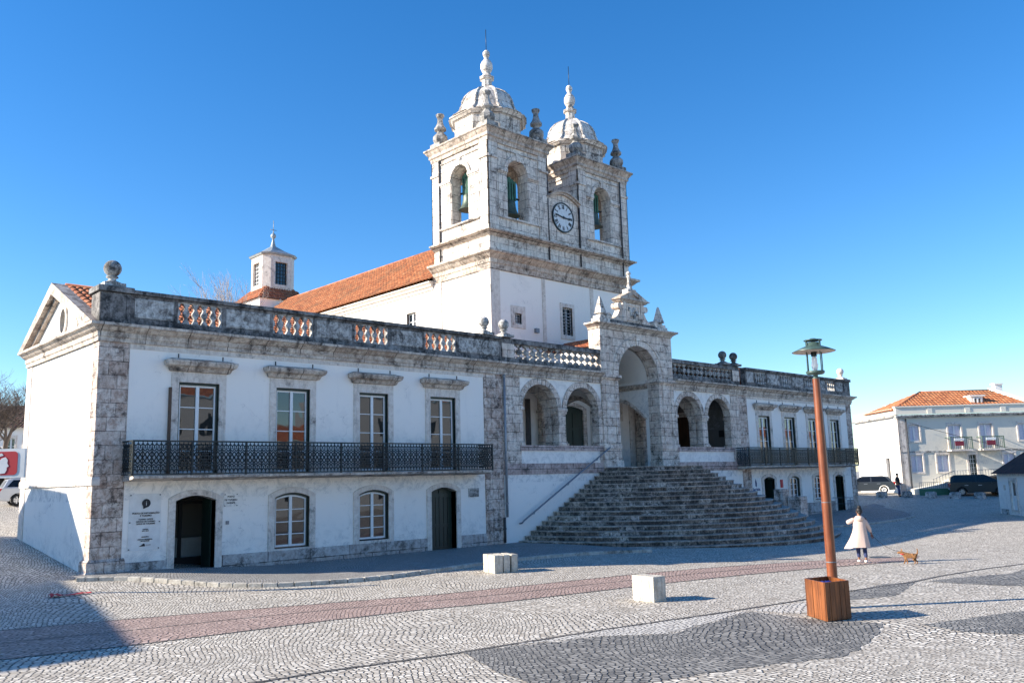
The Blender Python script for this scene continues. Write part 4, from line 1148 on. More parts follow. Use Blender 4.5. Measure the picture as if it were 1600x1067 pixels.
# crossing and lantern
def csq(cx_, cy_, h, ch, z): return [(cx_ + x, cy_ + y, z) for x, y in ((-h, -h + ch), (-h + ch, -h), (h - ch, -h), (h, -h + ch), (h, h - ch), (h - ch, h), (-h + ch, h), (-h, h - ch))]
L0 = (27.75, 41.2)
d = MB(); d.box(L0[0] - 2.5, L0[0] + 2.5, L0[1] - 2.5, L0[1] + 2.5, 8, 18.72); d.build('crossing_wall', M['white'], CH)
d = MB()
for i in range(4):
    a = i * PI / 2; e = Vector((math.cos(a), math.sin(a))); u = Vector((-e.y, e.x)); c = Vector((*L0, 0))
    o = c + Vector((e.x * 1.35, e.y * 1.35, 20.05)) - Vector((u.x * 2.7, u.y * 2.7, 0)); sl = Vector((e.x * 1.35, e.y * 1.35, -1.4)).normalized(); ll = math.hypot(1.35, 1.4)
    tiles(d, o, (u.x, u.y, 0), sl, 5.4, ll, [(1.35, 0), (4.05, 0), (5.4, ll), (0, ll)])
d.build('crossing_roof', M['tile'], CH)
holes = MB()
lt = MB()
zl, zh = 19.7, 23.0; hh = 1.56; chf = .54
for i in range(4):
    a = i * PI / 2; e = (math.cos(a), math.sin(a)); u = (-e[1], e[0])
    fr_ = GEN((L0[0], L0[1], 0), u, e)
    lt.plate(rect(-hh + chf, hh - chf, zl, zh), [rect(-.6, .6, 20.3, 22.35)], hh - .3, hh, fr_)
    e2 = (math.cos(a + PI / 4), math.sin(a + PI / 4)); u2 = (-e2[1], e2[0]); r2 = (2 * hh - chf) / math.sqrt(2); hw = chf / math.sqrt(2)
    lt.fbox(GEN((L0[0], L0[1], 0), u2, e2), -hw, hw, zl, zh, r2 - .3, r2 + .001)
ltb = lt.build('lantern', M['trim'], CH)
for i in range(4):
    a = i * PI / 2; e = (math.cos(a), math.sin(a)); u = (-e[1], e[0]); fr_ = GEN((L0[0], L0[1], 0), u, e)
    g = MB(); g.plate(rect(-.82, .82, 20.05, 22.6), [rect(-.6, .6, 20.3, 22.35)], hh, hh + .05, fr_); g.build('surround', M['trim'], ltb)
    g = MB()
    for j in range(1, 4): g.fbox(fr_, -.6 + j * .3 - .02, -.6 + j * .3 + .02, 20.3, 22.35, hh - .2, hh - .16)
    for j in range(1, 6): g.fbox(fr_, -.6, .6, 20.3 + j * .34 - .02, 20.3 + j * .34 + .02, hh - .201, hh - .165)
    g.build('lantern_window', M['wframe'] if i in (2,) else M['iron'], ltb)
    g = MB(); g.fbox(fr_, -.62, .62, 20.28, 22.37, hh - .24, hh - .22); g.build('pane', M['glass'], ltb)
d = MB(); d.cone(csq(*L0, 1.7, .56, 22.98), csq(*L0, 1.78, .6, 23.12)); d.cone(csq(*L0, 1.8, .6, 23.12), csq(*L0, .95, .34, 23.6)); d.cone(csq(*L0, .95, .34, 23.6), csq(*L0, .26, .09, 24.1)); d.build('lantern_roof', M['lead'], CH)
d = MB(); d.lathe([(.26, 24.05), (.2, 24.3), (.12, 24.6), (.1, 24.9), (.22, 25.0), (.25, 25.15), (.18, 25.3), (.06, 25.4), (.04, 25.6)], (*L0, 0), 10); d.tube([(*L0, 25.5), (*L0, 26.6)], .03, 5); d.tube([(L0[0] - .3, L0[1], 25.7), (L0[0] + .3, L0[1], 25.7)], .03, 5); d.build('weather_vane', M['lead'], CH)

# bells
def bell(x, y, z, along, label):
    t = thing('bell', (x, y, z), label, 'bell', 'bells of the twin towers')
    b = MB(); b.lathe([(.62, 0), (.6, .05), (.5, .15), (.42, .35), (.37, .6), (.36, .8), (.3, .92), (.12, .98), (.001, .99)], (x, y, z), 24); b.lathe([(.56, .01), (.4, .3), (.3, .8), (.01, .9)], (x, y, z), 20); b.build('bell_body', M['bronze'], t)
    y_ = MB(); dx, dy = (.0, .55) if along == 'y' else (.55, .0)
    n = (1, 0) if along == 'y' else (0, 1)
    for i in range(5):
        o = -.4 + i * .2
        px, py = (x, y + o) if along == 'y' else (x + o, y)
        y_.box(px - .09, px + .09, py - .09, py + .09, z + 1.0, z + 2.35 - abs(o) * .5)
    y_.build('headstock', M['patina'], t)
    r = MB(); r.tube([(x - dx * 1.5, y - dy * 1.5, z + 1.15), (x + dx * 1.5, y + dy * 1.5, z + 1.15)], .06, 8)
    for i in range(4):
        o = -.3 + i * .2; px, py = (x - .15, y + o) if along == 'y' else (x + o, y - .12)
        r.tube([(px, py, z + .9), (px, py, z + 2.0)], .02, 5)
    r.build('iron_strap', M['iron'], t)
    c = MB(); c.tube([(x, y, z + .8), (x, y, z - .02)], .03, 6); c.lathe([(.01, -.12), (.08, -.05), (.06, .04), (.02, .08)], (x, y, z), 8); c.build('clapper', M['iron'], t)
bell(22.2, 7.45, 18.0, 'y', 'green-capped bronze bell in the sunlit side arch of the left tower')
bell(23.75, 5.75, 17.5, 'x', 'dark bronze bell in the shaded front arch of the left tower')
bell(31.0, 5.75, 18.2, 'x', 'dark bronze bell in the front arch of the right tower, right of the clock')
# ------------------------------------------------------------------ staircase
ST = thing('staircase', (27.45, -5, -.3), 'broad half-round flight of dark weathered stone steps up to the portal', 'staircase')
random.seed(11)
for k in range(18):
    z = 3.12 - .2 * k; r = 3.1 + .378 * k
    nb = 10 + k; b = MB(); ns = MB(); w = PI / nb; cuts = [PI]
    jit = [PI + w * (i + (random.uniform(-.3, .3) if 0 < i < nb else 0)) for i in range(nb + 1)]
    zb = z - .2 if k < 16 else z - .8
    for i in range(nb):
        a0, a1 = jit[i], jit[i + 1]; e = .004 / r; n = max(2, int((a1 - a0) * r / .35)); dz = random.uniform(-.006, .006); dr = random.uniform(-.012, .012)
        ro, ri = r + dr, max(.6, r - .5)
        pts = [(27.45 + ro * math.cos(a0 + e + (a1 - a0 - 2 * e) * j / n), ro * math.sin(a0 + e + (a1 - a0 - 2 * e) * j / n)) for j in range(n + 1)] + \
              [(27.45 + ri * math.cos(a0 + e + (a1 - a0 - 2 * e) * j / n), ri * math.sin(a0 + e + (a1 - a0 - 2 * e) * j / n)) for j in range(n, -1, -1)]
        pts = [(x, min(y, -.025)) for x, y in pts]
        # the joint narrows the riser; a nosing sits proud of it
        fr0 = lambda u, v, d: (u, v, d)
        b.plate(pts, [], zb + .001, z - .045 + dz, fr0)
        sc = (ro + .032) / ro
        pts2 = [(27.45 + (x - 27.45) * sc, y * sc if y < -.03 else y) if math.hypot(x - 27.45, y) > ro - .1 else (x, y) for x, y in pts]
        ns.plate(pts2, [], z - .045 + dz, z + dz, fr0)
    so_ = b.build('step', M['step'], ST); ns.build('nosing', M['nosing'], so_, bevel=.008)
b = MB(); b.plate([(24.45, -.03), (30.45, -.03), (30.3, -1.2), (28.8, -2.6), (26.1, -2.6), (24.6, -1.2)], [], 2.8, 3.09, lambda u, v, d: (u, v, d)); b.build('landing', M['step'], ST)

hr = thing('handrail', (18.3, -.2, .7), 'grey metal handrail sloping up the white wall left of the stairs', 'handrail')
b = MB(); b.tube([(18.34, -.05, .68), (18.34, -.2, .7), (18.42, -.24, .8), (24.64, -.24, 4.12)], .04, 8); b.build('rail', M['greyiron'], hr)
for t in (.12, .5, .85):
    b = MB(); x = 18.42 + 6.22 * t; z = .8 + 3.32 * t; b.tube([(x, -.02, z - .14), (x, -.16, z - .13), (x, -.23, z - .03)], .016, 6); b.lathe([(.05, 0), (.05, .012)], (x, -.03, z - .15), 8); b.build('bracket', M['greyiron'], hr)

pd = thing('stone_pedestal', (34.6, -5.0, -.2), 'square stone pedestal standing at the right edge of the staircase', 'pedestal')
b = MB(); b.box(34.0, 34.75, -5.3, -4.55, -.5, 1.35); b.build('shaft', M['quoin'], pd, bevel=.02)
b = MB(); b.box(33.75, 34.35, -4.5, -3.9, -.5, 1.75); b.build('rear_block', M['quoin'], pd, bevel=.02)

# small iron handrail near the far door
hr2 = thing('handrail', (47.3, -1.2, -.1), 'low grey handrail beside the last door of the right wing', 'handrail')
b = MB()
for y in (-.4, -1.3): b.tube([(48.0, y, -.3), (48.0, y, .85)], .022, 6)
b.tube([(48.0, -.05, .85), (48.0, -1.5, .85)], .025, 6); b.tube([(48.0, -.05, .45), (48.0, -1.5, .45)], .018, 6); b.build('rail', M['greyiron'], hr2)

# ------------------------------------------------------------------ signs on the wall
PS = thing('information_poster', (1.67, .03, 1.6), 'tall pale poster with a round black letter i, left of the open door', 'poster')
fp = FR(.03)
b = MB()
n = 8; V = []; F = []
for j in range(13):
    for i in range(n + 1):
        u, v = 1.15 + 1.02 * i / n, .71 + 1.79 * j / 12
        V.append(fp(u, v, .012 + .012 * math.sin(i * 1.9 + j * .7) * math.sin(j * 1.1)))
for j in range(12):
    for i in range(n): F.append((j * (n + 1) + i, j * (n + 1) + i + 1, (j + 1) * (n + 1) + i + 1, (j + 1) * (n + 1) + i))
b.add(V, F, True); b.build('sheet', M['poster'], PS)
b = MB(); 
for u in (1.19, 2.13):
    for v in (.76, 1.6, 2.46): b.plate(ring((u, v), .018, 8), [], 0, .045, fp)
b.build('fixing_screw', M['iron'], PS)
b = MB(); b.plate([(1.69 + .135 * math.cos(t), 2.2 + .135 * math.sin(t)) for t in [math.radians(a) for a in range(-80, 232, 12)]] + [(1.6, 2.02)], [], .026, .03, fp); b.build('round_emblem', M['ink'], PS)
text_mesh('letter', 'i', .2, fp, 1.69, 2.13, M['poster'], PS, .034)
for s, z, sz in (('POSTO DE INFORMAÇÃO', 1.86, .075), ('E TURISMO', 1.78, .075), ('TOURIST OFFICE', 1.67, .062), ('OFICINA DE TURISMO', 1.6, .062), ('OFFICE DE TOURISME', 1.53, .062),
                 ('HORÁRIO', 1.36, .04), ('9h30 - 18h00', 1.31, .04), ('MUNICÍPIO', 1.12, .045), ('CÂMARA MUNICIPAL', 1.04, .05), ('DA NAZARÉ', .99, .05)):
    text_mesh('printed_line', s, sz, fp, 1.69, z, M['ink'], PS, .03, bold=.002)
b = MB(); b.plate([(1.5, .84), (1.7, .84), (1.68, .92), (1.64, .93), (1.58, .88)], [], .026, .03, fp); b.build('printed_mark', M['ink'], PS)
text_mesh('printed_line', 'NAZARÉ', .04, fp, 1.8, .865, M['ink'], PS, .03)

SG = thing('wall_sign', (4.6, .03, 2.2), 'small clear sign of three dark lines, right of the open door', 'sign')
b = MB(); b.fbox(fp, 4.33, 4.83, 1.98, 2.42, .02, .026); b.build('board', M['white'], SG)
b = MB()
for u in (4.36, 4.8):
    for v in (2.01, 2.39): b.plate(ring((u, v), .018, 8), [], 0, .04, fp)
b.build('fixing_screw', M['iron'], SG)
for s, z in (('POSTO', 2.29), ('DE TURISMO', 2.18), ('NAZARÉ', 2.08)): text_mesh('printed_line', s, .08, fp, 4.58, z, M['ink'], SG, .03, bold=.003)
b = MB(); b.fbox(fp, 4.42, 4.52, 1.38, 1.5, 0, .05); b.build('door_bell', M['greyiron'], tag(thing('doorbell', (4.47, .03, 1.4), 'small grey doorbell box below the three-line sign', 'doorbell')))
PQ = thing('stone_plaque', (15.7, .03, 2.1), 'grey inscribed stone plaque beside the closed green door', 'plaque')
b = MB(); b.fbox(fp, 15.4, 15.98, 1.95, 2.32, 0, .03); b.build('slab', M['panel'], PQ)
random.seed(5)
b = MB()
for z in (2.24, 2.18, 2.12, 2.06, 2.0):
    u = 15.47
    while u < 15.88:
        wv = random.uniform(.03, .08); b.fbox(fp, u, u + wv, z - .012, z + .012, .0305, .032); u += wv + .02
b.build('inscription', M['ink'], PQ)
P2 = thing('museum_poster', (38.4, .03, 1.8), 'white poster with blue lettering beside the first door of the right wing', 'poster')
b = MB(); b.fbox(fp, 37.95, 39.02, .9, 2.35, 0, .02); b.build('sheet', M['wframe'], P2)
b = MB(); b.plate([(38.42, 1.85), (38.56, 1.8), (38.6, 2.05), (38.48, 2.3), (38.4, 2.12)], [], .021, .024, fp); b.build('emblem', M['blueink'], P2)
for s, z in (('Sacristia', 1.58), ('e', 1.36), ('Museu', 1.12)): text_mesh('printed_line', s, .26, fp, 38.5, z, M['blueink'], P2, .024, bold=.008)
b = MB(); b.fbox(fp, 41.4, 41.62, 1.7, 2.2, 0, .08); o = b.build('fire_hose_cabinet', M['red'], None); tag(o, 'small red box on the wall between the door and window of the right wing', 'cabinet')

# ------------------------------------------------------------------ ground and paving
def sheet(poly, z_off, step=.5):
    bm = bmesh.new(); xs = [p[0] for p in poly]; ys = [p[1] for p in poly]
    tr = tessellate_polygon([[Vector((p[0], p[1], 0)) for p in poly]])
    vs = [bm.verts.new((p[0], p[1], 0)) for p in poly]
    for t in tr:
        try: bm.faces.new([vs[i] for i in t])
        except ValueError: pass
    for ax, lo, hi in ((0, min(xs), max(xs)), (1, min(ys), max(ys))):
        v = math.ceil(lo / step) * step
        while v < hi:
            no = (1, 0, 0) if ax == 0 else (0, 1, 0); co = (v, 0, 0) if ax == 0 else (0, v, 0)
            bmesh.ops.bisect_plane(bm, geom=bm.verts[:] + bm.edges[:] + bm.faces[:], plane_co=co, plane_no=no); v += step
    for v in bm.verts: v.co.z = gz(v.co.x, v.co.y) + z_off
    bm.normal_update()
    for f in bm.faces:
        if f.normal.z < 0: f.normal_flip()
    return bm
def roughen(poly, step=.16, amp=.045):
    out = []; rr = random.Random(len(poly))
    for i, p in enumerate(poly):
        a = Vector(p); b = Vector(poly[(i + 1) % len(poly)]); L = (b - a).length; n = max(1, int(L / step)); e = (b - a) / max(L, 1e-6); nn = Vector((-e.y, e.x))
        for j in range(n):
            q = a + (b - a) * (j / n); out.append(tuple(q + nn * (rr.uniform(-amp, amp) if j else 0)))
    return out
def sheet_obj(name, poly, mat, z_off=.005, kind='structure'):
    if name != 'paving_joint': poly = roughen(poly)
    bm = sheet(poly, z_off); me = bpy.data.meshes.new(name); bm.to_mesh(me); bm.free(); me.materials.append(mat)
    o = bpy.data.objects.new(name, me); COL.objects.link(o); o['kind'] = kind; return o
# ground: fine grid near, coarse to the horizon
def axis(lo, hi, fine, far):
    a = []; v = lo
    while v <= hi + 1e-6: a.append(v); v += fine
    out = [-far, -far * .4, lo - 120, lo - 50, lo - 20, lo - 8] + a + [hi + 8, hi + 20, hi + 50, hi + 120, far * .4, far]
    return out
gx = axis(-24, 84, .5, 3000); gy = axis(-44, 40, .5, 3000)
V = [(x, y, gz(x, y)) for y in gy for x in gx]; nx = len(gx)
F = [(j * nx + i, j * nx + i + 1, (j + 1) * nx + i + 1, (j + 1) * nx + i) for j in range(len(gy) - 1) for i in range(nx - 1)]
me = bpy.data.meshes.new('ground'); me.from_pydata(V, [], F); me.materials.append(M['cob'])
for p in me.polygons: p.use_smooth = True
o = bpy.data.objects.new('ground', me); COL.objects.link(o); o['kind'] = 'structure'

top_ = [(-14, -5.4), (-9, -6.3), (-4.1, -7.5), (-1.9, -8.1), (0, -8.75), (2.15, -9.6), (5.2, -10.75), (8.5, -11.4), (11.7, -12.0), (14.2, -12.6), (19.5, -14.2), (22.6, -15.9)]
bot_ = [(-14, -9.8), (-9, -10.4), (-4.95, -11.2), (-3, -11.65), (1, -12.15), (3, -12.5), (5.3, -13.2), (9.35, -13.9), (13.4, -14.7), (17.3, -15.7), (20.5, -16.5)]
sheet_obj('pink_paving_band', top_ + bot_[::-1], M['cobpink'])
mid_ = [((a[0] + b[0]) / 2, a[1] * .52 + b[1] * .48) for a, b in zip(top_[:11], bot_)]
def strip(pts, w):
    L = []; R_ = []
    for i, p in enumerate(pts):
        a = Vector(pts[max(0, i - 1)]); b = Vector(pts[min(len(pts) - 1, i + 1)]); e = (b - a).normalized(); n = Vector((-e.y, e.x)) * w / 2
        L.append(tuple(Vector(p) + n)); R_.append(tuple(Vector(p) - n))
    return L + R_[::-1]
for nm, pts, w in (('paving_joint', mid_, .05), ('paving_joint', top_, .07), ('paving_joint', bot_, .07),
                   ('paving_joint', [(-4, -16.3), (-1.7, -16.6), (.23, -17.05), (1.57, -17.25), (3.84, -17.58), (6.7, -18.15), (9.36, -18.56), (11.4, -18.7), (14.18, -19.15), (15.8, -19.17), (18.6, -19.45), (22, -20.1)], .09)):
    sheet_obj(nm, strip(pts, w), M['cobline'], .0095)
sheet_obj('dark_paving_patch', [(7.27, -18.55), (4.16, -18.84), (3.0, -17.95), (1.57, -17.4), (.56, -17.15), (.23, -17.99), (-.1, -18.9), (-.4, -20.3), (.2, -20.8), (.98, -20.91), (2.35, -21.34), (4.18, -22.13), (5.6, -21.9), (7.46, -21.3), (7.13, -19.77)], M['cobdark'])
sheet_obj('dark_paving_patch', [(9.0, -18.9), (11.4, -18.8), (13.21, -18.74), (14.1, -19.2), (12.64, -19.6), (11.23, -19.9), (10.09, -19.4)], M['cobdark'])
sheet_obj('dark_paving_patch', [(14.43, -19.4), (15.55, -19.62), (17.48, -20.45), (19.07, -20.3), (24, -21.5), (24, -25), (14.55, -21.6), (14.3, -20.24)], M['cobdark'])
sheet_obj('dark_paving_patch', [(7.76, -21.9), (9.64, -22.48), (10.48, -22.8), (14, -24.3), (12, -27), (7.74, -23.61), (7.4, -22.7)], M['cobdark'])
sheet_obj('pale_paving_band', [(1.6, -17.32), (3.84, -17.64), (6.7, -18.22), (7.2, -18.5), (4.16, -18.78), (3.0, -17.9)], M['cobpale'])
sheet_obj('pale_paving_band', [(7.4, -18.5), (8.9, -18.75), (9.9, -19.4), (8.9, -19.9), (7.6, -19.5)], M['cobpale'])

# pavement along the building: raised slab with kerb stones
def pavement(name, pts, h=.13, inner=.02):
    """pts: kerb line from left to right; the slab fills back to the wall"""
    poly = pts + [(pts[-1][0], inner), (pts[0][0], inner)]
    bm = sheet(poly, h); me = bpy.data.meshes.new(name); bm.to_mesh(me); bm.free(); me.materials.append(M['walk'])
    o = bpy.data.objects.new(name, me); COL.objects.link(o); o['kind'] = 'structure'
    k = MB(); acc = 0
    P = [Vector(p) for p in pts]
    for a, b in zip(P[:-1], P[1:]):
        L = (b - a).length; n = max(1, round(L / .9)); e = (b - a).normalized(); nn = Vector((e.y, -e.x))
        for i in range(n):
            p = a + (b - a) * (i / n) + e * .008; q = a + (b - a) * ((i + 1) / n) - e * .008
            ring0 = []; ring1 = []
            for r, (s, off) in enumerate(((p, .12), (q, .12), (q, -.1), (p, -.1))):
                c = s + nn * off; z = gz(c.x, c.y)
                ring0.append((c.x, c.y, z - .2)); ring1.append((c.x, c.y, z + h + .008))
            k.cone(ring0, ring1)
    o = k.build(name.replace('pavement', 'kerb'), M['kerb'], None, bevel=.015); o['kind'] = 'structure'
random.seed(2)
def smooth_line(p, n=4):
    out = []
    for i in range(len(p) - 1):
        p0 = Vector(p[max(0, i - 1)]); p1 = Vector(p[i]); p2 = Vector(p[i + 1]); p3 = Vector(p[min(len(p) - 1, i + 2)])
        for j in range(n):
            t = j / n
            out.append(tuple(.5 * ((2 * p1) + (p2 - p0) * t + (2 * p0 - 5 * p1 + 4 * p2 - p3) * t * t + (3 * p1 - p0 - 3 * p2 + p3) * t ** 3)))
    return out + [tuple(p[-1])]
pavement('pavement', smooth_line([(-.5, -.6), (.7, -1.5), (1.7, -3.1), (2.6, -4.5), (3.9, -5.6), (5.8, -6.3), (7.9, -6.25), (11.0, -5.75), (13.0, -5.7), (15.8, -6.0), (18.6, -7.2)]), .11)
pavement('pavement', smooth_line([(34.6, -6.0), (36.4, -6.9), (38.5, -7.2), (41, -7.2), (43.6, -6.9), (46, -6.2), (49.5, -4.3), (52.0, -2.2), (54.5, -.3)]), .09)
# plain paving apron in front of the right wing, darker tarmac of the side street
# manhole
mh = MB(); mh.lathe([(.36, 0), (.36, .012), (.3, .012), (.3, .008), (.02, .008)], (21.5, -15.0, gz(21.5, -15.0) + .003), 20, smooth=False)
mh2 = mh.build('manhole_cover', M['iron'], None); tag(mh2, 'round dark manhole cover in the paving behind the dog', 'manhole cover')

# ------------------------------------------------------------------ square furniture
def block(x, y, ang, w, d, h, label, grp=None, lean=0):
    t = MB(); e = Vector((math.cos(ang), math.sin(ang))); n = Vector((-e.y, e.x)); z = gz(x, y)
    c = lambda u, v: (x + e.x * u + n.x * v, y + e.y * u + n.y * v)
    rb = [(*c(-w / 2, -d / 2), z - .1), (*c(w / 2, -d / 2), z - .1), (*c(w / 2, d / 2), z - .1), (*c(-w / 2, d / 2), z - .1)]
    rt = [(p[0] + random.uniform(-.015, .015), p[1] + random.uniform(-.015, .015), z + h + random.uniform(-.015, .015)) for p in rb]
    t.cone(rb, rt); t = MB(); N_ = 7
    bm = bmesh.new(); bmesh.ops.create_cube(bm, size=1); bmesh.ops.subdivide_edges(bm, edges=bm.edges[:], cuts=N_, use_grid_fill=True)
    from mathutils import noise as mn
    sd = random.uniform(0, 50)
    for v in bm.verts:
        q = v.co.copy(); k_ = sum(1 for c_ in q if abs(c_) > .499); p = Vector((q.x * w, q.y * d, q.z * h))
        nn_ = mn.noise(p * 5 + Vector((sd, 0, 0))); n2 = mn.noise(p * 14 + Vector((sd, 3, 0)))
        sh = 1 - (.0 if k_ < 2 else .03 + .05 * max(0, nn_)) ; p = Vector((p.x * sh, p.y * sh, p.z * (1 - (.0 if k_ < 2 else .012)))) + q.normalized() * (.012 * nn_ + .008 * n2)
        v.co = (x + e.x * p.x + n.x * p.y, y + e.y * p.x + n.y * p.y, z + h / 2 - .01 + p.z)
    bm.verts.index_update(); t.add([tuple(v.co) for v in bm.verts], [tuple(v.index for v in f.verts) for f in bm.faces]); bm.free()
    o = t.build('stone_block', M['block'], None)
    return tag(o, label, 'stone block', grp)
random.seed(4)
block(7.44, -15.78, math.radians(-8), .4, .73, .58, 'pale stone cube alone on the cobbles, nearest to the wooden box')
an = math.radians(-17.5); e_ = Vector((math.cos(an), math.sin(an))); n_b = Vector((-e_.y, e_.x)); b0 = Vector((9.38, -8.23))
for (u_, v_, w_, d_, lb) in ((.16, .26, .3, .5, 'squat pale stone block at the front left of the cluster by the kerb'), (.16, .72, .3, .36, 'pale stone block at the rear left of the cluster by the kerb'),
                             (.45, .46, .22, .86, 'upright stone slab in the middle of the cluster by the kerb'), (.73, .46, .22, .84, 'upright stone slab at the right end of the cluster by the kerb')):
    p_ = b0 + e_ * u_ + n_b * v_; block(p_.x, p_.y, an, w_, d_, .56, lb, 'pale stone blocks by the kerb')
for i, (x, y) in enumerate(((59.4, 1.6), (60.5, .1), (61.1, -1.5), (61.6, -3.1), (62.4, -4.6))):
    o = MB(); z = gz(x, y); o.box(x - .32, x + .32, y - .32, y + .32, z - .1, z + .42); o.box(x - .27, x + .27, y - .27, y + .27, z + .42, z + .47)
    o = o.build('stone_bollard', M['panel'], None, bevel=.03)
    tag(o, ['low stone bollard beside the grey parked car', 'low stone bollard in front of the standing man', 'low stone bollard left of the black van', 'low stone bollard at the front wheel of the black van', 'low stone bollard nearest to the small white hut'][i], 'bollard', 'low stone bollards along the far street')

# lamp post
LP = (8.69, -19.72); gl = gz(*LP)
LM = thing('street_lamp', (LP[0], LP[1], gl), 'tall reddish wooden lamp post with a green hat-shaped lantern', 'street lamp')
b = MB(); b.lathe([(.105, 0), (.105, .6), (.102, 1.4), (.094, 3.0), (.082, 4.3), (.074, 4.88)], (*LP, gl), 20)
b.build('post', M['pole'], LM)
b = MB(); b.lathe([(.11, 0), (.11, .02)], (*LP, gl + .95), 20); b.lathe([(.103, 0), (.103, .015)], (*LP, gl + 2.2), 20); b.lathe([(.16, 0), (.16, .03), (.12, .05)], (*LP, gl), 20); b.build('collar', M['greyiron'], LM)
zl = gl + 4.88
b = MB(); b.lathe([(.07, 0), (.08, .02), (.05, .03), (.05, .09), (.17, .1), (.2, .13), (.2, .17), (.06, .18)], (*LP, zl), 20); b.build('lantern_base', M['lampgreen'], LM)
b = MB(); b.lathe([(.17, .17), (.175, .6)], (*LP, zl), 24); b.build('glass', M['clear'], LM)
b = MB()
for i in range(4):
    an = PI / 4 + i * PI / 2 + .4; x, y = LP[0] + .2 * math.cos(an), LP[1] + .2 * math.sin(an)
    b.tube([(x, y, zl + .14), (x, y, zl + .86)], .011, 6)
b.build('lantern_bar', M['lampgreen'], LM)
b = MB(); b.lathe([(.46, .6), (.465, .605), (.3, .68), (.2, .72), (.16, .73), (.16, .8), (.06, .81)], (*LP, zl), 32)
b.build('shade', M['lampgreen'], LM)
b = MB(); b.lathe([(.45, .597), (.3, .665), (.18, .7), (.01, .7)], (*LP, zl), 32); b.build('shade_lining', M['shade_in'], LM)
b = MB(); b.lathe([(.12, .84), (.2, .85), (.2, .865), (.1, .87), (.06, .9), (.01, .905)], (*LP, zl), 20); b.build('cap', M['lampgreen'], LM)
b = MB(); b.lathe([(.04, .18), (.055, .22), (.075, .3), (.055, .36), (.06, .4), (.05, .48), (.01, .5)], (*LP, zl), 14); b.build('bulb', M['bulb'], LM)
b = MB(); b.lathe([(.06, .5), (.065, .62), (.05, .68)], (*LP, zl), 12); b.build('lamp_holder', M['iron'], LM)
b = MB(); b.tube([(LP[0] + .1, LP[1] - .06, gl + .3), (LP[0] + .1, LP[1] - .06, gl + 3.2), (LP[0] + .07, LP[1] - .05, zl)], .012, 5); b.build('cable', M['greyiron'], LM)

# wooden box
F0 = Vector((6.97, -20.42)); e1 = Vector((.44, .64)); e2 = Vector((.6, -.2)); g0 = -.25
BX = thing('wooden_box', (7.5, -20.2, g0), 'square box of varnished planks, open on top, in front of the lamp post', 'planter box')
def plank_side(p, e, n=5, name='plank_side'):
    L = e.length; d = e.normalized(); nn = Vector((d.y, -d.x)); b = MB()
    cen = F0 + e1 / 2 + e2 / 2
    if nn.dot(cen - p) > 0: nn = -nn
    for i in range(n):
        a = L * i / n + .004; c = L * (i + 1) / n - .004; o = random.uniform(-.004, .004)
        b.fbox(GEN((p.x, p.y, g0), d, nn), a, c, .015, .74, -.025, .012 + o)
    return b.build(name, M['wood'], BX, bevel=.004)
random.seed(9)
plank_side(F0, e1); plank_side(F0, e2); plank_side(F0 + e1, e2); plank_side(F0 + e2, e1)
b = MB(); c = [F0 + e1 * u + e2 * v for u, v in ((.04, .04), (.04, .96), (.96, .96), (.96, .04))]; b.cone([(p.x, p.y, g0 + .02) for p in c], [(p.x, p.y, g0 + .6) for p in c]); b.build('liner', M['dark'], BX)
BG = MB(); cn = F0 + e1 * .5 + e2 * .45
pts = []
for j, (r, z) in enumerate(((.1, .5), (.17, .55), (.18, .6), (.14, .66), (.07, .7), (.02, .69))):
    for i in range(14):
        a = 2 * PI * i / 14; rr = r * (1 + .18 * math.sin(3 * a + j)); pts.append((cn.x + rr * math.cos(a), cn.y + rr * math.sin(a), g0 + z + .02 * math.sin(5 * a)))
F = [(j * 14 + i, j * 14 + (i + 1) % 14, (j + 1) * 14 + (i + 1) % 14, (j + 1) * 14 + i) for j in range(5) for i in range(14)] + [tuple(range(70, 84))]
BG.add(pts, F, True); o = BG.build('plastic_bag', M['bluebag'], None); tag(o, 'crumpled blue plastic bag in the top of the wooden box', 'bag')

# red rag
b = MB(); V = []; n = 10
for i in range(n + 1):
    for j in range(4):
        x = -1.95 + 1.05 * i / n; w = .12 * (1.3 if i < 3 else .6) ; y = -3.15 + .05 * math.sin(i) + (j - 1.5) * w / 1.5
        V.append((x, y, gz(x, y) + .02 + (.07 if i < 3 else .03) * abs(math.sin(i * 1.7 + j * 2.1))))
F = [(i * 4 + j, (i + 1) * 4 + j, (i + 1) * 4 + j + 1, i * 4 + j + 1) for i in range(n) for j in range(3)]
b.add(V, F, True); o = b.build('cloth_rag', M['rag'], None); tag(o, 'crumpled red cloth lying on the cobbles in front of the left corner', 'rag')

# ------------------------------------------------------------------ figures
def skin(name, joints, edges, mat, parent=None, sub=2, root=0, base=None):
    """continuous body grown from a skeleton; joints: (x,y,z,r)"""
    me = bpy.data.meshes.new(name); off = world_loc(parent) if parent else Vector()
    me.from_pydata([(j[0] - off.x, j[1] - off.y, j[2] - off.z) for j in joints], edges, [])
    o = bpy.data.objects.new(name, me); COL.objects.link(o)
    if parent: o.parent = parent
    m = o.modifiers.new('skin', 'SKIN'); m.use_smooth_shade = True
    if not me.skin_vertices: me.skin_vertices.new() if hasattr(me.skin_vertices, 'new') else None
    sv = me.skin_vertices[0].data
    for i, j in enumerate(joints):
        r = j[3]; sv[i].radius = (r, r) if not hasattr(r, '__len__') else r
        sv[i].use_root = (i == root)
    s = o.modifiers.new('sub', 'SUBSURF'); s.levels = sub; s.render_levels = sub
    dg = bpy.context.evaluated_depsgraph_get()
    me2 = bpy.data.meshes.new_from_object(o.evaluated_get(dg)); o.modifiers.clear(); o.data = me2
    me2.materials.clear(); me2.materials.append(mat)
    for p in me2.polygons: p.use_smooth = True
    return o
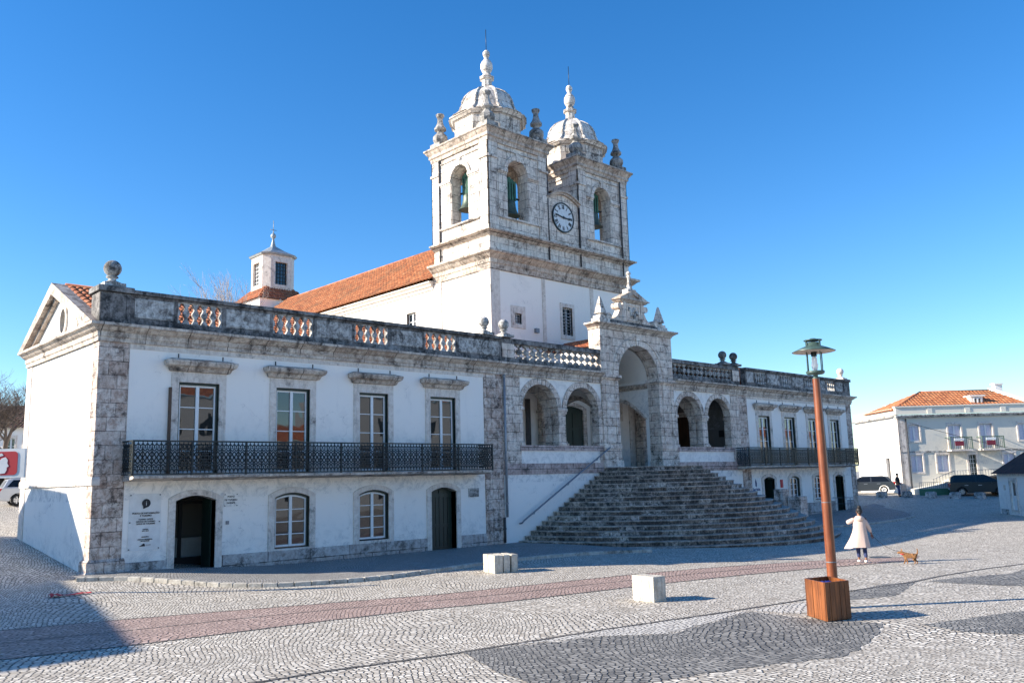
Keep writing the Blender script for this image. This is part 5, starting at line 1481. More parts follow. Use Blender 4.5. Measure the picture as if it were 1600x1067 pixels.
def chain(n, start=0): return [(start + i, start + i + 1) for i in range(n - 1)]

PX, PY = 18.86, -15.6; pz = gz(PX, PY)
fw = Vector((.8, .6, 0)).normalized(); rt = Vector((fw.y, -fw.x, 0))
def W(r, f_, z): v = Vector((PX, PY, pz)) + rt * r + fw * f_; return (v.x, v.y, v.z + z)
PE = thing('person', (PX, PY, pz), 'woman in a long beige hooded coat and white trainers walking a dog', 'person')
J = [W(0, 0, .98) + (.13,), W(0, 0, 1.15) + (.12,), W(0, 0, 1.35) + (.14,), W(0, 0, 1.46) + (.08,), W(.01, .01, 1.54) + (.05,), W(.02, .03, 1.62) + (.085,), W(.02, .03, 1.7) + (.075,),
     # legs: right, left
     W(.09, 0, .88) + (.09,), W(.1, .06, .5) + (.06,), W(.1, -.06, .12) + (.04,), W(.1, -.02, .05) + (.035,), W(.11, .1, .03) + (.03,),
     W(-.09, 0, .88) + (.09,), W(-.09, .1, .5) + (.06,), W(-.08, .12, .12) + (.04,), W(-.08, .15, .05) + (.035,), W(-.08, .27, .03) + (.03,),
     # right arm down and out, left arm bent up
     W(.17, 0, 1.4) + (.055,), W(.27, .02, 1.14) + (.042,), W(.36, .12, .93) + (.028,), W(.38, .15, .89) + (.022,),
     W(-.17, 0, 1.4) + (.055,), W(-.38, .0, 1.28) + (.042,), W(-.2, .18, 1.36) + (.028,), W(-.15, .22, 1.39) + (.022,)]
Ed = [(0, 1), (1, 2), (2, 3), (3, 4), (4, 5), (5, 6), (0, 7), (7, 8), (8, 9), (9, 10), (10, 11), (0, 12), (12, 13), (13, 14), (14, 15), (15, 16), (2, 17), (17, 18), (18, 19), (19, 20), (2, 21), (21, 22), (22, 23), (23, 24)]
body = skin('body', J, Ed, M['skin'], PE)
def hand_mesh(parent, wrist, d, s, mat):
    d = Vector(d).normalized(); sd = d.cross(Vector((0, 0, 1))).normalized(); up = sd.cross(d)
    b = MB(); w = Vector(wrist)
    palm = w + d * .05; V = []
    b.cone([tuple(w + sd * a + up * c) for a, c in ((-.025, -.013), (.025, -.013), (.025, .013), (-.025, .013))], [tuple(w + d * .09 + sd * a + up * c) for a, c in ((-.038, -.012), (.038, -.012), (.038, .012), (-.038, .012))])
    for k, (o, L) in enumerate(((-.03, .06), (-.01, .072), (.011, .068), (.031, .052))):
        p = w + d * .085 + sd * o; b.tube([p, p + d * L * .45 - up * .008, p + d * L * .75 - up * .03, p + d * L * .8 - up * .05], .009, 6, r2=.006)
    p = w + d * .03 - sd * .026 * s; b.tube([p, p + d * .03 - sd * .02 * s - up * .012, p + d * .06 - sd * .02 * s - up * .03], .011, 6, r2=.007)
    return b.build('hand', mat, parent, smooth_all=True)
hand_mesh(PE, J[20][:3], rt * .3 + fw * .5 + Vector((0, 0, -.8)), 1, M['skin'])
hand_mesh(PE, J[24][:3], fw * .3 + rt * 1., -1, M['skin'])
# jeans, shoes
for s, (a, k, an) in ((1, ((.09, 0, .86), (.1, .06, .5), (.1, -.055, .15))), (-1, ((-.09, 0, .86), (-.09, .1, .5), (-.08, .12, .15)))):
    skin('trouser_leg', [W(*a) + (.105,), W(*k) + (.075,), W(*an) + (.062,)], [(0, 1), (1, 2)], M['jeans'], PE)
for r, f0 in ((.1, -.07), (-.08, .1)):
    skin('shoe', [W(r, f0 - .03, .065) + (.052,), W(r, f0 + .06, .055) + (.05,), W(r, f0 + .17, .042) + (.042,)], [(0, 1), (1, 2)], M['shoe'], PE)
# coat: rings round the body, blown to the left
b = MB(); V = []; NN = 20
rings = [(1.47, .09, .08, 0), (1.42, .19, .11, 0), (1.3, .215, .14, 0), (1.15, .2, .15, -.01), (1.0, .21, .16, -.02), (.85, .235, .18, -.04), (.7, .26, .2, -.07), (.56, .29, .22, -.1), (.5, .3, .23, -.11)]
for j, (z, a, c, sh) in enumerate(rings):
    for i in range(NN):
        t = 2 * PI * i / NN; fold = 1 + (.13 * math.sin(6 * t + j * .25) + .07 * math.sin(11 * t - j * .3)) * max(0, (1.25 - z))
        x = a * math.cos(t) * fold; y = c * math.sin(t) * fold
        if x < 0 and z < 1.05: x -= (1.05 - z) * .32 * max(0, -math.cos(t)) ** 2
        V.append(W(x + sh * .3, y, z - (.04 if x < -.25 else 0)))
F = [(j * NN + i, j * NN + (i + 1) % NN, (j + 1) * NN + (i + 1) % NN, (j + 1) * NN + i) for j in range(len(rings) - 1) for i in range(NN)] + [tuple(range(NN))]
b.add(V, F, True); ct = b.build('coat', M['coat'], PE)
skin('sleeve', [W(.13, 0, 1.4) + (.085,), W(.27, .02, 1.14) + (.07,), W(.35, .11, .96) + (.055,)], [(0, 1), (1, 2)], M['coat'], ct)
skin('sleeve', [W(-.13, 0, 1.4) + (.085,), W(-.39, .0, 1.28) + (.08,), W(-.21, .17, 1.36) + (.06,)], [(0, 1), (1, 2)], M['coat'], ct)
skin('hood', [W(-.12, -.02, 1.44) + (.07,), W(-.07, -.12, 1.43) + (.095,), W(.02, -.15, 1.41) + (.1,), W(.08, -.08, 1.43) + (.07,), W(.1, .0, 1.45) + (.05,)], chain(5), M['coat'], ct)
# hair with bun, face features
b = MB(); hc = Vector(W(.02, .01, 1.66))
def blob(b, c, rx, ry, rz, n=10):
    V = []; F = []
    for j in range(n + 1):
        for i in range(n * 2):
            th = PI * j / n; ph = PI * i / n
            v = Vector(c) + rt * rx * math.sin(th) * math.cos(ph) + fw * ry * math.sin(th) * math.sin(ph) + Vector((0, 0, rz * math.cos(th))); V.append(tuple(v))
    for j in range(n):
        for i in range(n * 2):
            k = (i + 1) % (n * 2); F.append((j * n * 2 + i, j * n * 2 + k, (j + 1) * n * 2 + k, (j + 1) * n * 2 + i))
    b.add(V, F, True)
blob(b, hc - fw * .02 + Vector((0, 0, .015)), .095, .1, .11); blob(b, hc - fw * .07 + Vector((0, 0, .13)), .06, .06, .055); blob(b, hc - fw * .09 + Vector((0, 0, -.06)), .06, .05, .06)
b.build('hair', M['hair'], PE)
b = MB(); fc = Vector(W(.04, .115, 1.62))
blob(b, fc + Vector((0, 0, -.005)), .014, .02, .022, 6); blob(b, fc - rt * .105 - fw * .09, .012, .02, .03, 6); blob(b, fc + rt * .075 - fw * .1, .012, .02, .03, 6); b.build('face_feature', M['skin'], PE)
b = MB()
for s in (-1, 1): blob(b, fc + rt * .033 * s - fw * .012 + Vector((0, 0, .03)), .012, .008, .007, 6)
b.build('eye', M['blackpaint'], PE)
b = MB(); blob(b, fc - fw * .008 + Vector((0, 0, -.045)), .022, .01, .007, 6); b.build('mouth', M['red'], PE)

# dog
DX, DY = 19.16, -17.02; dz = gz(DX, DY)
df = Vector((-.35, .6, 0)).normalized(); dr = Vector((df.y, -df.x, 0)); DS = .84
def Wd(f_, r, z): v = Vector((DX, DY, dz)) + df * f_ * DS + dr * r * DS; return (v.x, v.y, v.z + z * DS)
DG = thing('dog', (DX, DY, dz), 'small shaggy tan dog with raised tail on a long lead', 'dog')
J = [Wd(-.16, 0, .3) + (.075,), Wd(0, 0, .3) + (.075,), Wd(.15, 0, .31) + (.09,), Wd(.24, 0, .38) + (.06,), Wd(.31, 0, .44) + (.06,), Wd(.4, 0, .42) + (.035,), Wd(.45, 0, .4) + (.022,),
     Wd(-.24, 0, .36) + (.028,), Wd(-.27, 0, .48) + (.02,), Wd(-.25, 0, .58) + (.012,)]
Ed = chain(7) + [(0, 7), (7, 8), (8, 9)]
for s in (-1, 1):
    k = len(J); J += [Wd(.17, .06 * s, .22) + (.035,), Wd(.15 + .03 * s, .06 * s, .11) + (.022,), Wd(.17 + .05 * s, .06 * s, .03) + (.018,), Wd(.2 + .05 * s, .06 * s, .018) + (.02,)]
    Ed += [(2, k), (k, k + 1), (k + 1, k + 2), (k + 2, k + 3)]
    k = len(J); J += [Wd(-.14, .06 * s, .22) + (.045,), Wd(-.1 - .03 * s, .06 * s, .16) + (.03,), Wd(-.2 - .04 * s, .06 * s, .1) + (.019,), Wd(-.18 - .05 * s, .06 * s, .03) + (.018,), Wd(-.14 - .05 * s, .06 * s, .018) + (.02,)]
    Ed += [(0, k), (k, k + 1), (k + 1, k + 2), (k + 2, k + 3), (k + 3, k + 4)]
skin('body', J, Ed, M['fur'], DG, root=1)
b = MB()
for s in (-1, 1):
    p = Vector(Wd(.29, .045 * s, .49)); b.cone([tuple(p + df * .02), tuple(p - df * .02 + dr * .025 * s), tuple(p - df * .025 - dr * .02 * s)], [tuple(p + Vector((0, 0, .07)) + dr * .01 * s)] * 3)
b.build('ear', M['fur'], DG)
b = MB(); p = Vector(Wd(.475, 0, .41)); b.lathe([(.001, -.015), (.016, 0), (.001, .014)], p, 8)
for s in (-1, 1): q = Vector(Wd(.37, .03 * s, .455)); b.lathe([(.001, -.009), (.009, 0), (.001, .009)], q, 8)
b.build('nose_and_eyes', M['blackpaint'], DG)
b = MB(); q = Vector(Wd(.255, 0, .37)); b.lathe([(.075, -.012), (.077, .012)], q, 14); b.build('collar', M['red'], DG)
LE = MB(); a = Vector(J and W(.385, .16, .86)); c = Vector(Wd(.25, 0, .44)); P = []
for i in range(15):
    t = i / 14; p = a.lerp(c, t); p.z -= .12 * math.sin(PI * t); P.append(p)
LE.tube(P, .007, 5); o = LE.build('dog_lead', M['blackcloth'], None); tag(o, 'thin dark lead between the woman and the tan dog', 'lead')

# man in the distance
MX, MY = 60.55, .75; mz = gz(MX, MY)
fw = Vector((.55, -.83, 0)).normalized(); rt = Vector((fw.y, -fw.x, 0)); PX, PY, pz = MX, MY, mz
MN = thing('person', (MX, MY, mz), 'man in dark jacket and jeans standing in the far street by the house corner', 'person')
J = [W(0, 0, .98) + (.14,), W(0, 0, 1.2) + (.14,), W(0, 0, 1.42) + (.16,), W(0, 0, 1.54) + (.08,), W(0, .01, 1.6) + (.055,), W(0, .02, 1.69) + (.095,), W(0, .02, 1.78) + (.08,),
     W(.1, 0, .88) + (.1,), W(.12, .04, .5) + (.07,), W(.15, -.04, .1) + (.045,), W(.15, .1, .04) + (.035,),
     W(-.1, 0, .88) + (.1,), W(-.12, .1, .5) + (.07,), W(-.13, .12, .1) + (.045,), W(-.13, .26, .04) + (.035,),
     W(.2, 0, 1.47) + (.065,), W(.26, -.02, 1.2) + (.05,), W(.2, .14, 1.0) + (.035,), W(-.2, 0, 1.47) + (.065,), W(-.26, -.02, 1.2) + (.05,), W(-.2, .14, 1.0) + (.035,)]
Ed = [(0, 1), (1, 2), (2, 3), (3, 4), (4, 5), (5, 6), (0, 7), (7, 8), (8, 9), (9, 10), (0, 11), (11, 12), (12, 13), (13, 14), (2, 15), (15, 16), (16, 17), (2, 18), (18, 19), (19, 20)]
skin('body', J, Ed, M['skin'], MN)
for s in (1, -1):
    hand_mesh(MN, W(.2 * s, .14, 1.0), fw * .6 - rt * .4 * s + Vector((0, 0, -.3)), s, M['skin'])
skin('jacket', [W(0, 0, .95) + (.18,), W(0, 0, 1.15) + (.18,), W(0, 0, 1.4) + (.19,), W(0, 0, 1.5) + (.11,), W(.2, 0, 1.46) + (.09,), W(.27, -.02, 1.2) + (.07,), W(.21, .12, 1.03) + (.055,), W(-.2, 0, 1.46) + (.09,), W(-.27, -.02, 1.2) + (.07,), W(-.21, .12, 1.03) + (.055,)],
     [(0, 1), (1, 2), (2, 3), (2, 4), (4, 5), (5, 6), (2, 7), (7, 8), (8, 9)], M['blackcloth'], MN)
b = MB(); b.fbox(GEN((MX, MY, mz), (rt.x, rt.y), (-fw.x, -fw.y)), -.17, .17, 1.3, 1.36, .17, .2); b.build('jacket_stripe', M['greycloth'], MN)
skin('trousers', [W(0, 0, .95) + (.16,), W(.1, 0, .85) + (.11,), W(.12, .04, .5) + (.085,), W(.15, -.03, .13) + (.07,), W(-.1, 0, .85) + (.11,), W(-.12, .1, .5) + (.085,), W(-.13, .12, .13) + (.07,)], [(0, 1), (1, 2), (2, 3), (0, 4), (4, 5), (5, 6)], M['jeans'], MN)
b = MB(); blob(b, W(0, .0, 1.75), .1, .11, .1); b.build('hair', M['hair'], MN)
skin('shoe', [W(.15, -.02, .05) + (.05,), W(.15, .14, .04) + (.045,)], [(0, 1)], M['blackcloth'], MN); skin('shoe', [W(-.13, .12, .05) + (.05,), W(-.13, .3, .04) + (.045,)], [(0, 1)], M['blackcloth'], MN)

# ------------------------------------------------------------------ cars
def car(x, y, heading, paint, label, L=4.3, H=1.5, Wd_=1.76, kind='hatch'):
    z = gz(x, y); t = thing('parked_car', (x, y, z), label, 'car', 'cars parked round the square')
    e = (math.cos(heading), math.sin(heading)); n = (-e[1], e[0]); hw = Wd_ / 2
    prof = {'hatch': ([(-.5, .28), (-.5, .5), (-.485, .62), (-.45, .63)], .5, [(-.47, .62), (-.4, .93), (-.3, 1.0), (.05, .99), (.27, .63)]),
            'van': (None, None, [(-.49, .6), (-.47, .9), (-.4, 1.0), (.08, 1.0), (.33, .64)]),
            'estate': (None, None, [(-.48, .61), (-.42, .95), (-.36, 1.0), (.06, .99), (.26, .62)]),
            'saloon': (None, None, [(-.36, .64), (-.24, .95), (-.15, 1.0), (.06, .99), (.26, .63)])}[kind][2]
    # body side outline (fractions of L, H) with wheel arches
    wr = .33; wx = (-.31 * L, .31 * L)
    bot = []
    xs = [-.5 * L]
    out = [(-.49 * L, .17 * H * 1.3)]
    for cx_ in wx:
        out.append((cx_ - wr - .06, .25))
        for i in range(9): a = PI - PI * i / 8; out.append((cx_ + (wr + .05) * math.cos(a), .3 + (wr + .05) * math.sin(a)))
        out.append((cx_ + wr + .06, .25))
    fh = .52 if kind != 'van' else .56
    out += [(.495 * L, .3), (.5 * L, .5), (.485 * L, fh * H * .98), (.4 * L, .6 * H), (.27 * L, .645 * H), (-.2 * L, .66 * H), (-.47 * L, .65 * H), (-.5 * L, .52 * H), (-.5 * L, .34)]
    fr = GEN((x, y, z), e, n)
    b = MB(); b.plate(out, [], -hw + .05, hw - .05, fr); 
    nb = b.build('body', M[paint], t, bevel=.06)
    g = MB(); lo = [(prof[0][0] * L, hw - .06), (prof[-1][0] * L, hw - .06)]
    V = []; k = len(prof)
    for s in (-1, 1):
        for px, pz_ in prof:
            inset = .07 + .2 * max(0, (pz_ - .62) / .38); V.append(fr(px * L, pz_ * H, s * (hw - inset)))
    F = [(i, i + 1, k + i + 1, k + i) for i in range(k - 1)] + [tuple(range(k)), tuple(range(k, 2 * k)), (0, k, 2 * k - 1, k - 1)]
    g.add(V, F); g.build('cabin', M[paint], t, bevel=.04)
    # glazing slightly proud
    w = MB()
    for s in (-1, 1):
        def S(px, pz_): inset = .07 + .2 * max(0, (pz_ - .62) / .38) - .012; return fr(px * L, pz_ * H, s * (hw - inset))
        p1, p2 = prof[1], prof[-2]
        zt = .93; zb = .68
        xa0 = prof[0][0] + .05; xa1 = prof[1][0] + .06; xb1 = prof[-2][0] + .02; xb0 = prof[-1][0] - .06
        xm0 = xa0 * .35 + xb0 * .65 - .09; xm1 = xm0 + .0
        for (a0, a1, b1, b0) in ((xa0, xa1, xm1 - .012, xm0 - .012), (xm0 + .012, xm1 + .012, xb1, xb0)):
            w.add([S(a0, zb), S(b0, zb), S(b1, zt), S(a1, zt)], [(0, 1, 2, 3)])
    w.build('side_window', M['glassd'], t)
    w = MB()
    for (i0, i1) in ((0, 1), (k - 2, k - 1)):
        a_, c_ = prof[i0], prof[i1]
        def Q(tt, s): px = a_[0] + (c_[0] - a_[0]) * tt; pz_ = a_[1] + (c_[1] - a_[1]) * tt; sgn = -1 if i0 == 0 else 1; return fr(px * L + sgn * .02, pz_ * H + .012, s * (hw - .2 - .1 * max(0, (pz_ - .62) / .38)))
        w.add([Q(.12, -1), Q(.12, 1), Q(.9, 1), Q(.9, -1)], [(0, 1, 2, 3)])
    w.build('windscreen', M['glassd'], t)
    for cx_ in wx:
        for s in (-1, 1):
            o = Vector(fr(cx_, .31, s * (hw - .16))); ax = Vector((n[0], n[1], 0)) * s
            T = MB(); R_ = []; prof_w = [(.2, -.1), (.3, -.1), (.315, -.06), (.315, .09), (.29, .12), (.2, .12)]
            V = []; m_ = 20
            for r, d in prof_w:
                for i in range(m_):
                    a = 2 * PI * i / m_; v = o + ax * d + Vector((e[0], e[1], 0)) * r * math.cos(a) + Vector((0, 0, r * math.sin(a))); V.append(tuple(v))
            F = [(j * m_ + i, j * m_ + (i + 1) % m_, (j + 1) * m_ + (i + 1) % m_, (j + 1) * m_ + i) for j in range(len(prof_w) - 1) for i in range(m_)]
            T.add(V, F, True); ty = T.build('wheel', M['rubber'], t)
            T = MB()
            for i in range(7):
                a = 2 * PI * i / 7
                pts = [o + ax * .1 + Vector((e[0], e[1], 0)) * r * math.cos(a + q) + Vector((0, 0, r * math.sin(a + q))) for r, q in ((.03, -.5), (.03, .5), (.2, .16), (.2, -.16))]
                T.add([tuple(p) for p in pts] + [tuple(p - ax * .02) for p in pts], [(0, 1, 2, 3), (7, 6, 5, 4), (0, 3, 7, 4), (1, 2, 6, 5)])
            V = []
            for r, d in ((.2, .11), (.215, .125), (.22, .11)):
                for i in range(m_): a = 2 * PI * i / m_; V.append(tuple(o + ax * d + Vector((e[0], e[1], 0)) * r * math.cos(a) + Vector((0, 0, r * math.sin(a)))))
            T.add(V, [(j * m_ + i, j * m_ + (i + 1) % m_, (j + 1) * m_ + (i + 1) % m_, (j + 1) * m_ + i) for j in range(2) for i in range(m_)])
            T.build('rim', M['alloy'], ty)
    for s in (-1, 1):
        q = MB(); q.plate([(0, 0), (.0, .0)][:0] or [(s * (hw - .42), .62), (s * (hw - .1), .64), (s * (hw - .08), .76), (s * (hw - .36), .73)], [], .46 * L, .495 * L, lambda u, v, d: fr(d, v, u)); q.build('headlight', M['lens'], t)
        q = MB(); q.plate([(s * (hw - .3), .7), (s * (hw - .055), .7), (s * (hw - .055), .95), (s * (hw - .24), .93)], [], -.505 * L, -.47 * L, lambda u, v, d: fr(d, v, u)); q.build('tail_light', M['redlens'], t)
        q = MB(); q.plate([(s * (hw - .02), .92), (s * (hw + .12), .94), (s * (hw + .12), 1.04), (s * (hw - .02), 1.02)], [], .17 * L, .2 * L, lambda u, v, d: fr(d, v, u)); q.build('wing_mirror', M[paint], t)
        q = MB(); q.fbox(lambda u, v, d: fr(u, v, d * s), -.04 * L, .02 * L, .8, .83, hw - .05, hw - .015); q.fbox(lambda u, v, d: fr(u, v, d * s), -.26 * L, -.2 * L, .8, .83, hw - .05, hw - .015); q.build('door_handle', M['alloy'], t)
    q = MB(); q.fbox(lambda u, v, d: fr(d, v, u), -.26, .26, .42, .53, .49 * L, .515 * L); q.fbox(lambda u, v, d: fr(d, v, u), -.26, .26, .5, .61, -.515 * L, -.49 * L); q.build('number_plate', M['wframe'], t)
    q = MB(); q.fbox(lambda u, v, d: fr(d, v, u), -hw + .2, hw - .2, .24, .4, .47 * L, .512 * L); q.fbox(lambda u, v, d: fr(d, v, u), -.45, .45, .58, .68, .47 * L, .505 * L); q.build('grille', M['blackpaint'], t)
    return t
car(61.9, 4.0, math.radians(114), 'greycar', 'dark grey saloon parked beyond the end of the right wing', 4.5, 1.45, 1.8, 'hatch')
car(64.6, -3.9, math.radians(-66), 'blackcar', 'black people carrier with pale wheels parked below the far house', 4.3, 1.62, 1.8, 'van')
car(67.3, -5.6, math.radians(-38), 'darkcar', 'dark car mostly hidden behind the black people carrier and the hut', 4.2, 1.5, 1.75, 'hatch')
car(5.55, 25.2, math.radians(-7), 'silver', 'silver estate car parked behind the left corner, under the red sign', 4.6, 1.5, 1.8, 'estate')

# ------------------------------------------------------------------ far house
FH = thing('far_house', (65, 0, .6), 'pale green-white two-storey house with orange hipped roof and two small balconies', 'house')
r_ = (.7253, -.6884); n_ = (-.6884, -.7253)        # along the front; towards the square
o_ = (-9.25 + .6884 * 72, -28.92 + .7253 * 72, 0)
fh = GEN(o_, r_, n_); S = .925
X = lambda v: v * S
Zf = lambda v: 2.6 + (v - 2.6) * S
WU = [(35.25, 36.15, 5.1, 6.5), (45.0, 46.2, 4.95, 6.4), (48.6, 49.8, 4.95, 6.4)]; WB = [(38.75, 39.85, 4.3, 6.45), (41.55, 42.65, 4.3, 6.45)]
WG = [(35.2, 36.2, 2.35, 3.85), (37.5, 38.5, 2.35, 3.8), (43.4, 44.4, 2.35, 3.8), (46, 47, 2.35, 3.8)]; DGr = [(40.3, 40.95, 1.85, 3.75)]
al = WU + WB + WG + DGr
b = MB(); b.plate(rect(X(34.3), X(52), -.5, Zf(7.3)), [rect(X(a), X(c), Zf(d), Zf(e)) for a, c, d, e in al], -.35, 0, fh); b.build('front_wall', M['cream'], FH)
fs = GEN((o_[0] + r_[0] * X(34.3), o_[1] + r_[1] * X(34.3), 0), (-n_[0], -n_[1]), (-r_[0], -r_[1]))
b = MB(); b.plate(rect(.36, 9, -.5, Zf(7.3)), [rect(2.2, 3.0, 1.4, 3.6)], -.35, 0, fs); b.build('side_wall', M['white'], FH)
b = MB(); b.fbox(fh, X(34.5), X(52), -.5, Zf(7.2), -9, -8.7); b.fbox(fh, X(51.8), X(52), -.5, Zf(7.2), -8.7, -.36); b.build('back_wall', M['cream'], FH)
b = MB(); b.fbox(fh, X(34.2), X(52), Zf(7.5), Zf(8.1), -.3, .06); b.fbox(fh, X(34.1), X(52), Zf(8.1), Zf(8.22), -.35, .14); b.fbox(fs, .1, 9, Zf(7.5), Zf(8.1), -.3, .06)
for u in (37.0, 40.4, 43.6, 46.9): b.fbox(fh, X(u), X(u + .45), Zf(7.5), Zf(8.08), .06, .1)
b.build('parapet', M['cream'], FH)
b = MB(); b.fbox(fh, X(34.05), X(52), Zf(7.3), Zf(7.42), -.3, .35); b.fbox(fh, X(34.1), X(52), Zf(7.15), Zf(7.3), -.3, .2); b.fbox(fs, .1, 9, Zf(7.3), Zf(7.42), -.3, .3)
b.fbox(fh, X(34.3), X(52), Zf(4.06), Zf(4.2), -.01, .06); b.build('cornice', M['panel'], FH)
b = MB(); b.fbox(fh, X(34.25), X(34.9), .2, Zf(7.15), -.2, .04); b.fbox(fs, -.04, .5, .2, Zf(7.15), -.2, .04); b.build('corner_strip', M['trim'], FH)
for i, (a, c, d, e) in enumerate(al):
    if (a, c, d, e) in DGr:
        q = MB(); q.fbox(fh, X(a), X(c), Zf(d), Zf(e), -.25, -.2); w = q.build('front_door', M['green'], FH)
        q = MB()
        for k in range(1, 6): q.fbox(fh, X(a), X(c), Zf(d) + .35 * k, Zf(d) + .35 * k + .03, -.2, -.17)
        for k in range(1, 3): q.fbox(fh, X(a) + .2 * k, X(a) + .2 * k + .03, Zf(d), Zf(e), -.2, -.171)
        q.build('door_grille', M['wframe'], w)
        q = MB(); q.plate(rect(X(a) - .18, X(c) + .18, Zf(d), Zf(e) + .18), [rect(X(a), X(c), Zf(d) + .001, Zf(e))], -.2, .04, fh); q.build('surround', M['trim'], w)
    else: window(FH, fh, X(a), X(c), Zf(d), Zf(e), 0, 1, .14, 'window', green=False, glass='blind', sill_drop=.14)
q = MB(); q.fbox(fs, 2.2, 3.0, 1.4, 3.6, -.25, -.2); q.build('side_door', M['pipedark'], FH)
for (u0, u1) in ((38.4, 40.3), (41.2, 43.1)):
    q = MB(); q.fbox(fh, X(u0), X(u1), Zf(4.1), Zf(4.24), .06, .85); bl = q.build('balcony', M['trim'], FH)
    q = MB(); q.fbox(fh, X(u0), X(u1), Zf(5.28), Zf(5.34), .8, .85)
    n = 12
    for k in range(n + 1): u = X(u0) + (X(u1) - X(u0)) * k / n; q.fbox(fh, u - .015, u + .015, Zf(4.24), Zf(5.28), .81, .84)
    for u in (X(u0), X(u1)): q.fbox(fh, u - .03, u + .03, Zf(4.24), Zf(5.34), .78, .86); q.fbox(fh, u - .02, u + .02, Zf(5.28), Zf(5.34), .0, .8)
    q.build('balcony_railing', M['greygreen'], bl)
    q = MB(); q.fbox(fh, X(u0) + .35, X(u0) + 1.05, Zf(4.55), Zf(4.95), .85, .88); q.build('planter_cloth', M['faded'], bl)
    q = MB(); q.fbox(fh, X(u0) + .3, X(u0) + 1.1, Zf(5.0), Zf(5.2), .86, .9); q.build('hanging_towel', M['wframe'], bl)
# outside stair, low wall, railing
q = MB(); q.plate([(X(34.6), .3), (X(36.5), .3), (X(40.0), .3), (X(43.2), .3), (X(43.2), Zf(1.9)), (X(38.9), Zf(1.9)), (X(36.8), Zf(1.2)), (X(34.6), Zf(.9))], [], 0, 1.2, fh); st2 = q.build('outside_stair', M['cream'], FH)
q = MB()
path = [(X(36.4), Zf(1.75)), (X(38.3), Zf(2.4)), (X(43.2), Zf(2.45))]
for (u0, z0), (u1, z1) in zip(path[:-1], path[1:]):
    m_ = int((u1 - u0) / .22)
    for k in range(m_ + 1):
        u = u0 + (u1 - u0) * k / m_; z = z0 + (z1 - z0) * k / m_; q.fbox(fh, u - .012, u + .012, z - .75, z, 1.14, 1.17)
    q.tube([fh(u0, z0, 1.155), fh(u1, z1, 1.155)], .025, 6)
q.build('stair_railing', M['greyiron'], st2)
q = MB(); q.fbox(fh, X(34.7), X(38.2), .3, 1.05, 1.9, 2.05); lw = q.build('low_wall', M['lime'], FH)
q = MB(); q.fbox(fh, X(38.2), X(38.6), .3, 1.9, 1.8, 2.1); q.build('gate_pier', M['cream'], lw)
q = MB()
u = X(34.7)
while u < X(38.2): q.fbox(fh, u, u + .025, 1.05, 1.55, 1.95, 1.98); u += .16
q.fbox(fh, X(34.7), X(38.2), 1.55, 1.58, 1.94, 1.99); q.build('wall_railing', M['greyiron'], lw)
# roof: hips
ze, zr = Zf(7.9), Zf(9.75)
def P3(u, d, z): v = fh(u, z, d); return Vector(v)
U0, U1 = X(34.0), X(47.2); dF, dB = -.4, -6.4; R0, R1 = X(38.3), X(44.8)
def hip(pts, mb):
    o = pts[0]; u = (pts[1] - pts[0]).normalized(); nrm = (pts[1] - pts[0]).cross(pts[-1] - pts[0]).normalized(); v = nrm.cross(u)
    poly = [((p - o).dot(u), (p - o).dot(v)) for p in pts]
    mnu, mxu = min(p[0] for p in poly), max(p[0] for p in poly); mnv, mxv = min(p[1] for p in poly), max(p[1] for p in poly)
    tiles(mb, o + u * mnu + v * mnv, u, v, mxu - mnu, mxv - mnv, [(p[0] - mnu, p[1] - mnv) for p in poly], pu=.3, pv=.42, hu=.05)
q = MB(); dm = (dF + dB) / 2
hip([P3(R0, dm, zr), P3(R1, dm, zr), P3(U1, dF, ze), P3(U0, dF, ze)], q); hip([P3(R0, dm, zr), P3(R1, dm, zr), P3(U1, dB, ze), P3(U0, dB, ze)], q)
hip([P3(U0, dF, ze), P3(U0, dB, ze), P3(R0, dm, zr)], q); rf = q.build('roof', M['tile2'], FH)
q = MB(); q.tube([P3(R0, dm, zr), P3(R1, dm, zr)], .1, 6); q.tube([P3(R0, dm, zr), P3(U0, dF, ze)], .1, 6); q.build('ridge_tiles', M['tile'], rf)
q = MB(); q.cone([tuple(P3(R1, dm - .2, zr - .1)), tuple(P3(R1 + .35, dm - .2, zr - .1)), tuple(P3(U1 + .35, dF, ze - .1)), tuple(P3(U1, dF, ze - .1))], [tuple(P3(R1, dm - .2, zr + .25)), tuple(P3(R1 + .35, dm - .2, zr + .25)), tuple(P3(U1 + .35, dF, ze + .2)), tuple(P3(U1, dF, ze + .2))]); q.build('gable_coping', M['white'], rf)
q = MB(); q.fbox(fh, X(45.4), X(46.1), zr - .4, zr + .5, dm - .5, dm); q.fbox(fh, X(45.3), X(46.2), zr + .5, zr + .62, dm - .6, dm + .1); q.fbox(fh, X(35.6), X(36.5), ze, ze + .75, -5.4, -4.8); q.build('chimney', M['white'], rf)
q = MB(); q.fbox(fh, X(41.8), X(42.9), ze, ze + 1.05, -1.6, -1.3); q.fbox(fh, X(41.65), X(43.05), ze + 1.05, ze + 1.15, -3.2, -1.1); q.plate([(-3.4, ze + 1.04), (-1.6, ze), (-1.6, ze + 1.04)], [], X(41.8), X(42.9), lambda u, v, d: fh(d, v, u))
q.build('dormer', M['white'], rf); w = window(FH, fh, X(42.0), X(42.7), ze + .1, ze + .95, 0, 2, .02, 'dormer_window', green=False, depth=1.22, surround=False)
AN = MB(); AN.tube([fh(X(47.6), ze + .3, -2), fh(X(47.6), ze + 2.9, -2)], .02, 5)
for k in range(3): AN.tube([fh(X(47.3), ze + 2.1 + k * .25, -2), fh(X(47.9), ze + 2.1 + k * .25, -2)], .012, 4)
AN.build('antenna', M['greyiron'], FH)
